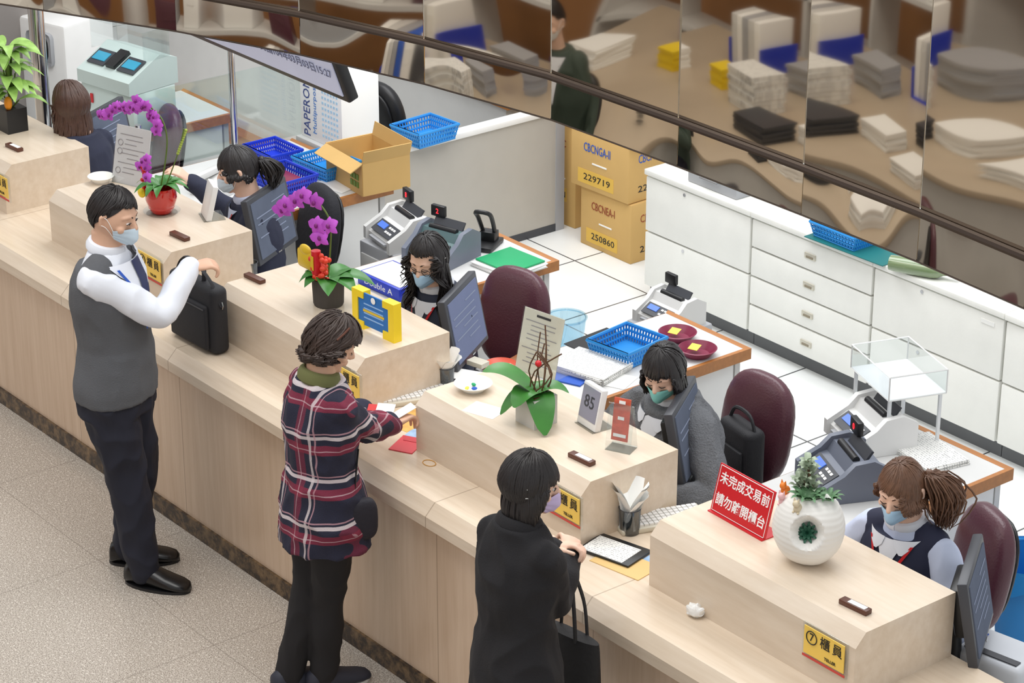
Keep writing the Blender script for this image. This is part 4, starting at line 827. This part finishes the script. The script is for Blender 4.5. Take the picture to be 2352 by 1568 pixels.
        for _ in range(n):
            ph=rd.uniform(-180,180); cn=noise.noise(V((ph*.045,seed*2.7,1.3))); cn2=noise.noise(V((ph*.11,seed*1.9,4.1))); te=ip(tab,abs(ph))*(1+rd.uniform(-.03,.03)+.10*cn2); t0=rd.random()**.8*te*.6; off=1+th+rd.uniform(-.01,mess)+clump*cn2; pts=[]; bend=rd.uniform(-5,5)+14*cn*(.3 if abs(ph)<60+o_ else 1)+part*(1-abs(ph)/180); w1=cn2*6+rd.uniform(0,1.2)
            for j in range(8):
                q=j/7; pts.append(hm@(hp(dirv(ph+bend*q+curl*sin(w1+q*7)*q,max(1,t0+(te-t0)*q)))*(off-.02*(q==0)+curl*.004*cos(w1+q*6)*q)))
            dr=ip(dt,abs(ph))*(.9+.12*rd.random()+.12*cn2)
            if dr>.005:
                o=pts[-1]-hm@V((0,0,0)); o.z=0; o=o.normalized() if o.length>1e-4 else V((0,-1,0)); p0=pts[-1]; w0=rd.uniform(0,1.2)+cn2*8
                for j in range(1,7):
                    q=j/6; pts.append(p0+V((0,0,-dr*q))+o*(.012*sin(q*2.2)-din*q*q+flick*q*q)+V((sin(w0+q*9),cos(w0+q*7),0))*wave*q)
            nn=len(pts); rr=[r*(.35+.75*min(1,i/3)) for i in range(nn)]; rr[-1]=r*.2; rr[-2]=r*.75
            b.tube(pts,rr,5,flat=.6)
        if tail:
            a,c,L,rad,wv=tail; A=hm@V(a)
            b.ball(A,(.018,.018,.018),10,8)
            for _ in range(240):
                w0=rd.uniform(0,6); sx,sy=rd.gauss(0,rad),rd.gauss(0,rad); dv=V(c); p=[A+V((rd.gauss(0,.006),rd.gauss(0,.006),rd.gauss(0,.006)))]
                for j in range(1,9):
                    q=j/8; sp=sin(pi*min(1,q*.8+.12)); p.append(A+dv*min(1,q*2.2)*.055+V((sx*sp,sy*sp,-L*max(0,q-.15)*(.85+.2*rd.random())))+V((sin(w0+q*5),cos(w0+q*5),0))*wv*q)
                b.tube(p,[.002,.003,.0036,.0036,.0036,.0034,.003,.002,.0008],5)
        return b.build(name,m,s.root,80)
m_blk=mat('black_hair',(36,32,32),.4,var=.3,sc=60); m_brn=mat('brown_hair',(108,76,56),.4,var=.35,sc=60); m_dbrn=mat('dark_brown_hair',(62,48,42),.42,var=.4,sc=50)
m_mask=mat('pale_blue_mask',(208,228,242),.8); m_maskb=mat('sky_blue_mask',(176,212,240),.8); m_maskg=mat('mint_mask',(140,214,206),.8); m_maskl=mat('lilac_mask',(206,190,230),.8)
m_shirt=mat('white_shirt',(232,236,244),.75); m_lblue=mat('light_blue_shirt',(200,210,234),.75,var=.05)
# ---- standing customer, grey vest
hw=P(436,614,1.335)
p=Person('standing person in grey knitted vest and navy trousers, hand over a black briefcase',1.73,38,(258,492),lean=0,head=(-8,12,0),bw=1.05,belly=.02,skin=m_skin)
p.arm(1,p.L(hw),(.60,.40,-.85),(-.55,.75,.05),(.2,-.1,1),(30,40,30)); p.arm(-1,(-.20,.02,.84),(-.4,-.8,-.2),(0,.1,-1),(-1,0,0))
p.legs({-1:(-.08,.04,.46),1:(.08,.06,.46)},{-1:(-.09,-.03,.085),1:(.08,.10,.085)},{-1:(-.30,1,0),1:(.10,1,0)})
p.body(); p.top('shirt',m_shirt,.52,.845,.0,1,.013,wr=.005,seed=2); p.top('vest',mat('grey_knit',(92,94,98),.95,bump=.3,bsc=220),.485,.812,.026,0,wr=.0025,seed=3)
m_nt=mat('dark_navy_trousers',(28,30,44),.8); p.trousers(m_nt,.014,.018,.007,.53); p.shoes(mat('black_shoe_leather',(22,20,20),.25))
p.patch('shirt_front',m_shirt,[(.735,-2,2),(.76,-14,14),(.785,-26,26),(.805,-40,40),(.828,-65,65)],.034); p.patch('tie',mat('navy_tie',(34,44,86),.5),[(.73,-3,3),(.745,-7,7),(.78,-9,9),(.81,-11,11),(.828,-14,14)],.039)
p.patch('lanyard',m_bt,[(.66,6,9),(.72,12,15),(.78,24,28),(.82,42,47)],.042)
p.collar(m_shirt,.066,.014,1.7,.012); p.face(m_mask,'open'); p.hair(m_blk,58,90,118,0,0,700,.04,.005,seed=4,part=35,mess=.05,curl=4,clump=.06)
# ---- standing customer, plaid shirt
p=Person('standing person in red and navy plaid shirt and black trousers handling papers at the counter',1.56,80,(758,788),lean=0,head=(-22,24,0),bw=.96,skin=m_skin,ears=False)
p.arm(1,p.L(P(905,976,.99)),(.15,-.5,-1),(-.25,.9,.15),(-.3,.0,1),(35,45,30)); p.arm(-1,p.L(P(838,942,.99)),(-.15,-.5,-1),(.45,.85,.1),(0,.2,1),(35,40,30))
p.legs({-1:(-.055,-.04,.43),1:(.030,.0,.43)},{-1:(-.06,-.14,.08),1:(.0,-.02,.08)},{-1:(-.05,1,0),1:(.05,1,0)})
p.body(); p.top('plaid_shirt',m_plaid,.42,.84,.026,1,.015,flare=.12,wr=.008,seed=5); p.trousers(mat('black_trousers',(28,26,28),.85),.006,.010,.004,.5)
p.shoes(mat('dark_sneaker',(44,46,58),.6),W_); p.collar(mat('olive_collar',(104,106,64),.9),.070,.017,1.6,.006)
p.face(None,'down'); p.hair(m_dbrn,70,100,120,.01,.012,900,.11,.0050,.020,seed=6,part=20,mess=.14,curl=14,clump=.13)
b=MB(); b.tube([p.HM@V((.062,.035,.114)),p.HM@V((.085,.02,.092)),p.HM@V((.102,.0,.062))],.004,6); b.build('hair_clip',m_dwood,p.root); q=p.pos
t=thing('red_packet','folded red and white paper held by the plaid-shirted person','paper',P(872,946,1.015),R(40)); MB().box((0,0,.0),(.10,.07,.004),rx=R(25)).build('red_cover',mat('packet_red',(210,50,48),.5),t); MB().box((.02,0,.006),(.07,.08,.002),rx=R(20)).build('white_sheet',m_paper,t)
t=solo(MB().box((0,0,0),(.05,.10,.0015),rx=R(20)),'paper_slip',m_paper,'white paper slip held at the fingertips of the plaid-shirted person','paper',P(925,945,1.03),R(-10))
t=thing('hip_bag','small dark bag at the right hip of the plaid-shirted person','bag',(q.x+.165,q.y+.06,.70),R(75)); MB().ball((0,0,.08),(.06,.028,.085),20,14,.6).build('pouch',mat('dark_pouch',(34,32,42),.7,bump=.2),t); MB().tube([(-.03,0,.15),(-.02,.0,.26),(.0,.02,.36)],.006,6,k=4,flat=.5).build('strap',m_black,t)
# ---- standing customer, black coat
p=Person('standing person with black bob in long black coat and mask, hands clasped over the ledge',1.6,92,(1213,1108),lean=2,head=(-40,8,0),bw=.86,ears=False)
hz=P(1308,1278,1.08)
p.arm(1,p.L(hz),(.25,-.3,-1),(-.6,.6,.35),(.4,.3,1),(40,55,35)); p.arm(-1,p.L(hz+V((-.05,-.02,.02))),(-.25,-.3,-1),(.75,.5,.2),(-.2,.4,1),(40,55,35))
p.legs(); p.body(); p.top('coat',mat('black_coat',(30,29,32),.9,bump=.2,bsc=200),.27,.845,.026,1,.015,flare=.06,wr=.006,seed=8); p.trousers(mat('black_trousers',(26,24,26),.85),.006,.01,.004,.5); p.shoes(m_black)
p.collar(MC['black_coat'],.070,.013,1.6,.004); p.face(m_maskl,'open'); p.hair(m_blk,76,108,118,.11,.115,900,.10,.0045,.001,seed=9,din=.022,mess=.02,curl=1,clump=.015)
t=thing('tote_bag','black tote bag hanging from the arm of the black-coated person','bag',(-5.80,-.165,.47),R(8)); 
MB().rings([(V((0,0,z)),V((w,0,0)),V((0,d,0))) for z,w,d in ((0,.13,.045),(.02,.14,.055),(.16,.145,.055),(.30,.14,.04),(.33,.138,.03))],24).build('body',mat('black_canvas',(38,37,38),.8,bump=.3,bsc=40),t)
for s_ in (-1,1): MB().tube([(-.06,s_*.03,.32),(-.045,s_*.025,.46),(0,.0,.585),(.045,s_*.025,.46),(.06,s_*.03,.32)],.009,6,k=5,flat=.5).build('handle',MC['black_canvas'],t)
# briefcase
q=P(478,782,LZ); t=thing('briefcase','black laptop briefcase standing on the ledge beside the grey-vested person','bag',(q.x,.095,LZ),R(2)); m_nyl=mat('black_nylon',(34,34,38),.7,bump=.15,bsc=200)
MB().box((0,0,.15),(.34,.085,.30),bev=.03,seg=4).build('body',m_nyl,t); MB().box((0,-.048,.12),(.27,.025,.20),bev=.012,seg=3).build('front_pocket',m_nyl,t)
MB().tube([(-.05,0,.295),(-.045,0,.36),(.045,0,.36),(.05,0,.295)],.010,8,k=4).build('handle',m_nyl,t); MB().tube([(-.15,0,.28),(-.06,-.03,.37),(.02,-.04,.40),(.12,-.02,.33),(.172,0,.22)],.011,6,k=5,flat=.4).build('shoulder_strap',m_nyl,t)
MB().tube([(.173,-.0,.24),(.18,0,.225),(.173,0,.21)],.004,6).build('ring',m_chr,t); MB().box((0,-.0615,.205),(.25,.003,.006)).build('zip',m_dk,t)
# ---- seated tellers
def lany(p,off=.036): p.patch('lanyard',m_red,[(.64,-2,2),(.72,5,8),(.78,13,17),(.82,34,39)],off); p.patch('lanyard',m_red,[(.64,-2,2),(.72,-8,-5),(.78,-17,-13),(.82,-39,-34)],off)
def points(p,m,off=.04):
    for sd in (-1,1): p.patch('collar_point',m,[(.800,sd*16,sd*20),(.812,sd*10,sd*30),(.830,sd*8,sd*55)],off)
SV=[(.75,-1,1),(.78,-6,6),(.805,-14,14),(.828,-32,32)]
p=Person('seated person with brown hair seen from behind at the far left monitor',1.62,-165,(166,238),.55,8,(0,15,0),.92,ears=False); p.arm(1,(.12,.34,.80),(.5,-.4,-.9),(-.2,1,0),(0,0,1)); p.arm(-1,(-.12,.34,.80),(-.5,-.4,-.9),(.2,1,0),(0,0,1)); p.legs(); p.body()
p.top('jacket',m_navy,.47,.84,.020,1,.013,seed=11); p.trousers(m_nt,.01); p.shoes(m_black); p.face(m_maskb); p.hair(mat('chestnut_hair',(76,52,42),.4,var=.4,sc=60),74,110,120,.17,.20,680,.09,.0058,.016,seed=12,curl=5,clump=.06); T1=p
p=Person('seated person in profile with black ponytail, mask and navy jacket, one hand raised',1.62,-125,(550,388),.55,8,(2,12,0),.92); p.arm(1,p.L(P(440,418,1.02)),(.5,-.3,-.9),(-.1,.7,.7),(-.2,-.7,.6),(20,30,20)); p.arm(-1,(-.14,.34,.80),(-.5,-.4,-.9),(.2,1,0),(0,0,1)); p.legs(); p.body()
p.top('jacket',m_navy,.47,.84,.020,1,.013,seed=13); p.trousers(m_nt,.01); p.shoes(m_black); p.patch('shirt_front',m_lblue,SV,.030); points(p,m_lblue,.033); p.collar(m_lblue); lany(p,.034); p.face(m_mask,'open'); p.hair(m_blk,76,96,112,.03,0,620,.05,.0055,seed=14,tail=((0,-.115,.02),(0,-.9,.2),.17,.02,.010),mess=.03); T2=p
p=Person('seated person with long loose black hair, glasses and mask, looking down',1.62,-90,(985,592),.55,12,(24,16,0),.92,ears=False); p.arm(1,(.10,.34,.80),(.5,-.4,-.9),(-.3,1,0),(0,0,1)); p.arm(-1,(-.12,.34,.80),(-.5,-.4,-.9),(.3,1,0),(0,0,1)); p.legs(); p.body()
p.top('jacket',mat('slate_jacket',(48,54,70),.85),.47,.84,.020,1,.013,seed=15); p.trousers(m_nt,.01); p.shoes(m_black); p.patch('shirt_front',m_shirt,SV,.030); points(p,m_shirt,.033); p.collar(m_shirt); lany(p,.034); p.face(m_maskb,'down',True); p.hair(m_blk,56,96,116,.28,.23,780,.06,.0052,.024,seed=16,mess=.06,curl=4,clump=.05,open_=14); T3=p
p=Person('seated person with black bob and mint mask in grey cardigan, looking down',1.6,-96,(1526,848),.55,12,(30,24,0),1.08,ears=False); p.arm(1,(.24,.31,.81),(.8,-.2,-.5),(-.4,1,0),(0,0,1)); p.arm(-1,(-.22,.31,.81),(-.8,-.2,-.5),(.4,1,0),(0,0,1)); p.legs(); p.body()
p.top('cardigan',mat('grey_wool',(104,106,110),.95,var=.3,sc=120,bump=.6,bsc=160),.46,.842,.034,1,.026,wr=.006,seed=17); p.trousers(m_nt,.01); p.shoes(m_black); p.patch('blouse_front',m_shirt,[(.76,-3,3),(.79,-15,15),(.828,-40,40)],.042); points(p,m_shirt,.046); p.collar(m_shirt); p.face(m_maskg,'down'); p.hair(m_blk,70,104,116,.09,.085,800,.08,.0052,.004,seed=18,din=.008,mess=.04,clump=.04,open_=6); T4=p
p=Person('seated person with wavy brown ponytail, navy vest, pale blue shirt and red lanyard',1.62,-80,(2072,1120),.55,6,(6,18,0),.97); p.arm(1,(.20,.30,.80),(.7,-.3,-.7),(-.4,1,0),(0,0,1)); p.arm(-1,(-.18,.30,.80),(-.7,-.3,-.7),(.4,1,0),(0,0,1)); p.legs(); p.body()
p.top('shirt',m_lblue,.52,.842,.0,1,.014,wr=.005,seed=19); p.top('vest',mat('navy_vest',(36,40,64),.8),.47,.820,.026,0,wr=.002,seed=20); p.trousers(m_nt,.01); p.shoes(m_black); p.patch('shirt_front',m_shirt,SV,.033); points(p,m_shirt,.036); p.collar(m_shirt); lany(p,.037); p.face(m_maskb,'down',brow=(90,60,44)); p.hair(m_brn,68,97,112,.05,0,800,.05,.0046,.006,seed=21,tail=((-.075,-.075,.03),(-1.0,-.5,.2),.24,.026,.014),mess=.04,part=25,curl=3); T5=p
# chairs for them
chair_at('dark maroon office chair at the far left, behind the far orchid',388,340,-110)
chair_at('office chair draped in black beside the grey ribbed orchid pot',735,530,-100,False,mat('black_cloth',(32,32,38),.85,bump=.2))
chair_at('maroon office chair with brown armrests behind the bluish-grey monitor',1184,728,-75,True)
chair_at('maroon leather office chair with a black bag, behind the grey cardigan',1742,978,-88)
chair_at('maroon office chair nearest the right edge, behind the navy vest',2258,1300,-112)
p=P(985,240,.68); make_chair('black office chair at the far desk behind the grey partition',(p.x,p.y-.1,0),100,False,m_black)
pb=P(1702,1055,.60); t=thing('black_bag','black shoulder bag on the maroon chair behind the grey cardigan','bag',(pb.x,pb.y,.465),R(-10)); MB().box((0,0,.15),(.22,.10,.30),bev=.03,seg=3).build('body',m_nyl,t); MB().box((0,-.055,.12),(.17,.02,.18),bev=.008).build('pocket',m_nyl,t); MB().tube([(-.09,0,.29),(-.05,.0,.35),(.05,0,.35),(.09,0,.29)],.008,6,k=4).build('strap',m_nyl,t)
# ======================= things seen only in the mirror =======================
m_tan=mat('tan_desk',(190,174,152),.4)
t=thing('reception_desk','pale wooden desk reflected in the bronze mirror','desk',(-9.2,-4.0,0)); MB().box((0,0,.72),(3.4,1.5,.04),bev=.005).build('top',m_tan,t); MB().box((0,.7,.36),(3.3,.04,.68)).build('panel',m_lgr,t)
t=thing('file_shelf','grey shelf with boxes and files reflected behind the desk in the mirror','shelf',(-9.6,-5.1,0))
for z in (.02,.55,1.02): MB().box((0,0,z),(4.0,.32,.03)).build('board',m_lgr,t)
for x in (-2,-.7,.7,2): MB().box((x,0,.52),(.03,.32,1.04)).build('upright',m_lgr,t)
for k,(x,w,h,m) in enumerate(((-1.7,.3,.22,m_lgr),(-1.3,.25,.28,m_paper),(-.95,.3,.18,m_dk),(-.45,.35,.24,m_gr),(.0,.25,.3,m_paper),(.4,.3,.2,m_maroon),(.85,.25,.26,m_lgr),(1.25,.35,.22,m_paper),(1.7,.25,.3,m_gr))): solo(MB().box((0,0,h/2),(w,.24,h),bev=.006).box((0,.122,h*.6),(w*.5,.003,.05)),'file_box',m,'%s file box reflected on top of the grey shelf, number %d from its end'%(['pale','white','dark','grey','tall white','maroon','light','wide white','tall grey'][k],k+1),'box',(-9.6+x,-5.1,1.036))
p=Person('person in dark green jacket and white mask reflected in the mirror',1.7,70,(1176,784),.58,6,(0,10,0)); p.root.location=(-9.95,-3.05,0); p.arm(1,(.14,.30,.85),(.5,-.4,-.9),(-.3,1,0),(0,0,1)); p.arm(-1,(-.14,.30,.85),(-.5,-.4,-.9),(.3,1,0),(0,0,1)); p.legs(); p.body(); p.top('jacket',mat('dark_green_jacket',(58,72,62),.7),.46,.84,.028,1,.022,seed=22); p.trousers(m_nt,.01); p.shoes(m_black); p.patch('shirt_front',m_shirt,[(.72,-2,2),(.78,-18,18),(.828,-50,50)],.038); p.face(m_paper,'open'); p.hair(m_blk,54,84,112,0,0,400,.05,.006,seed=23)
make_chair('dark office chair of the reflected person in green',(-9.98,-3.08,0),70,False,m_black); make_chair('maroon office chair reflected at the right of the mirror',(-7.9,-2.9,0),-60,False,m_maroon); make_chair('grey office chair reflected in the middle of the mirror',(-8.8,-2.85,0),-100,False,m_dk)
o=monitor('black monitor reflected at the right end of the mirror',1062,738,250,1.0,m_black,'reflected monitors'); o.location=(-7.95,-3.45,WZ)
def binders(x,y,n,cols,where,m):
    t=thing('binder_rack','blue wire rack full of binders reflected in the mirror, '+where,'rack',(x,y,WZ)); MB().box((0,0,.005),(n*.055+.03,.26,.01)).build('base',m,t)
    for s_ in (-1,1): MB().box((s_*(n*.0275+.012),0,.08),(.008,.26,.16)).build('end',m,t)
    for k in range(n): solo(MB().box((0,0,.15),(.05,.23,.30),bev=.003).box((0,.116,.2),(.034,.002,.1)),'binder',cols[k%len(cols)],'binder standing in the reflected rack '+where,'binder',(x-(n-1)*.0275+k*.055,y,WZ+.01),0,'binders in the rack '+where)
binders(-9.1,-4.55,7,[m_paper,m_lgr,m_gr,m_bt,m_paper,m_dk],'at the right',m_dblue); binders(-10.1,-4.4,5,[m_lgr,m_paper,m_gr],'in the middle',m_dblue); binders(-8.2,-4.5,5,[m_lgr,m_yel,m_paper],'at the far right',m_dblue)
def rstack(label,x,y,w,d,h,m): 
    o=stack(label,1000,900,WZ,w,d,h,8,m,n=8); o.location=(x,y,WZ)
rstack('tall pile of white files reflected in the mirror',-9.6,-3.85,.28,.22,.22,m_print); rstack('pile of papers reflected beside the right monitor',-8.4,-3.5,.3,.24,.08,m_paper); rstack('yellow magazines reflected left of the green jacket',-9.98,-3.95,.14,.16,.12,m_yel); rstack('low pile of paper reflected at the desk front',-8.9,-3.7,.28,.2,.10,m_paper); rstack('low pile of paper reflected at the desk end',-10.5,-3.9,.28,.2,.12,m_paper); rstack('grey files reflected between the racks',-9.55,-4.3,.3,.2,.16,m_gr); rstack('dark folders reflected near the rack at the right',-8.6,-4.0,.3,.24,.12,m_dk); rstack('white forms reflected beside the maroon chair',-7.85,-4.1,.26,.2,.06,m_print); rstack('black folders reflected at the front of the desk',-9.25,-3.55,.3,.22,.10,m_dk)
basket('blue basket reflected beside the dark folders',(-8.2,-4.0,WZ),.26,.2,.08,0,m_blue)
solo(MB().box((0,0,.15),(.22,.006,.3),rx=R(10)),'pink_sheet',mat('pink_paper',(226,160,170),.6),'pink sheet reflected at the right edge of the mirror','paper',(-7.7,-3.75,WZ),R(10))
# ======================= light =======================
w=bpy.data.worlds.new('world'); S.world=w; w.use_nodes=True; bg=w.node_tree.nodes['Background']; bg.inputs[0].default_value=(.97,.98,1,1); bg.inputs[1].default_value=.70
def area(name,loc,sx,sy,pw,col=(1,.985,.96)):
    l=bpy.data.lights.new(name,'AREA'); l.shape='RECTANGLE'; l.size=sx; l.size_y=sy; l.energy=pw; l.color=col; o=bpy.data.objects.new(name,l); COL.objects.link(o); o.location=loc
area('ceiling_light_hall',(-7.0,-1.8,6.5),6,2.6,210); area('ceiling_light_office',(-8.5,2.6,4.6),7,2.2,222,(.98,.99,1)); area('added_fill_reception',(-9.5,-4.0,4.6),4,1.2,40)  # the reception one is an added fill, brightening the desk seen in the mirror
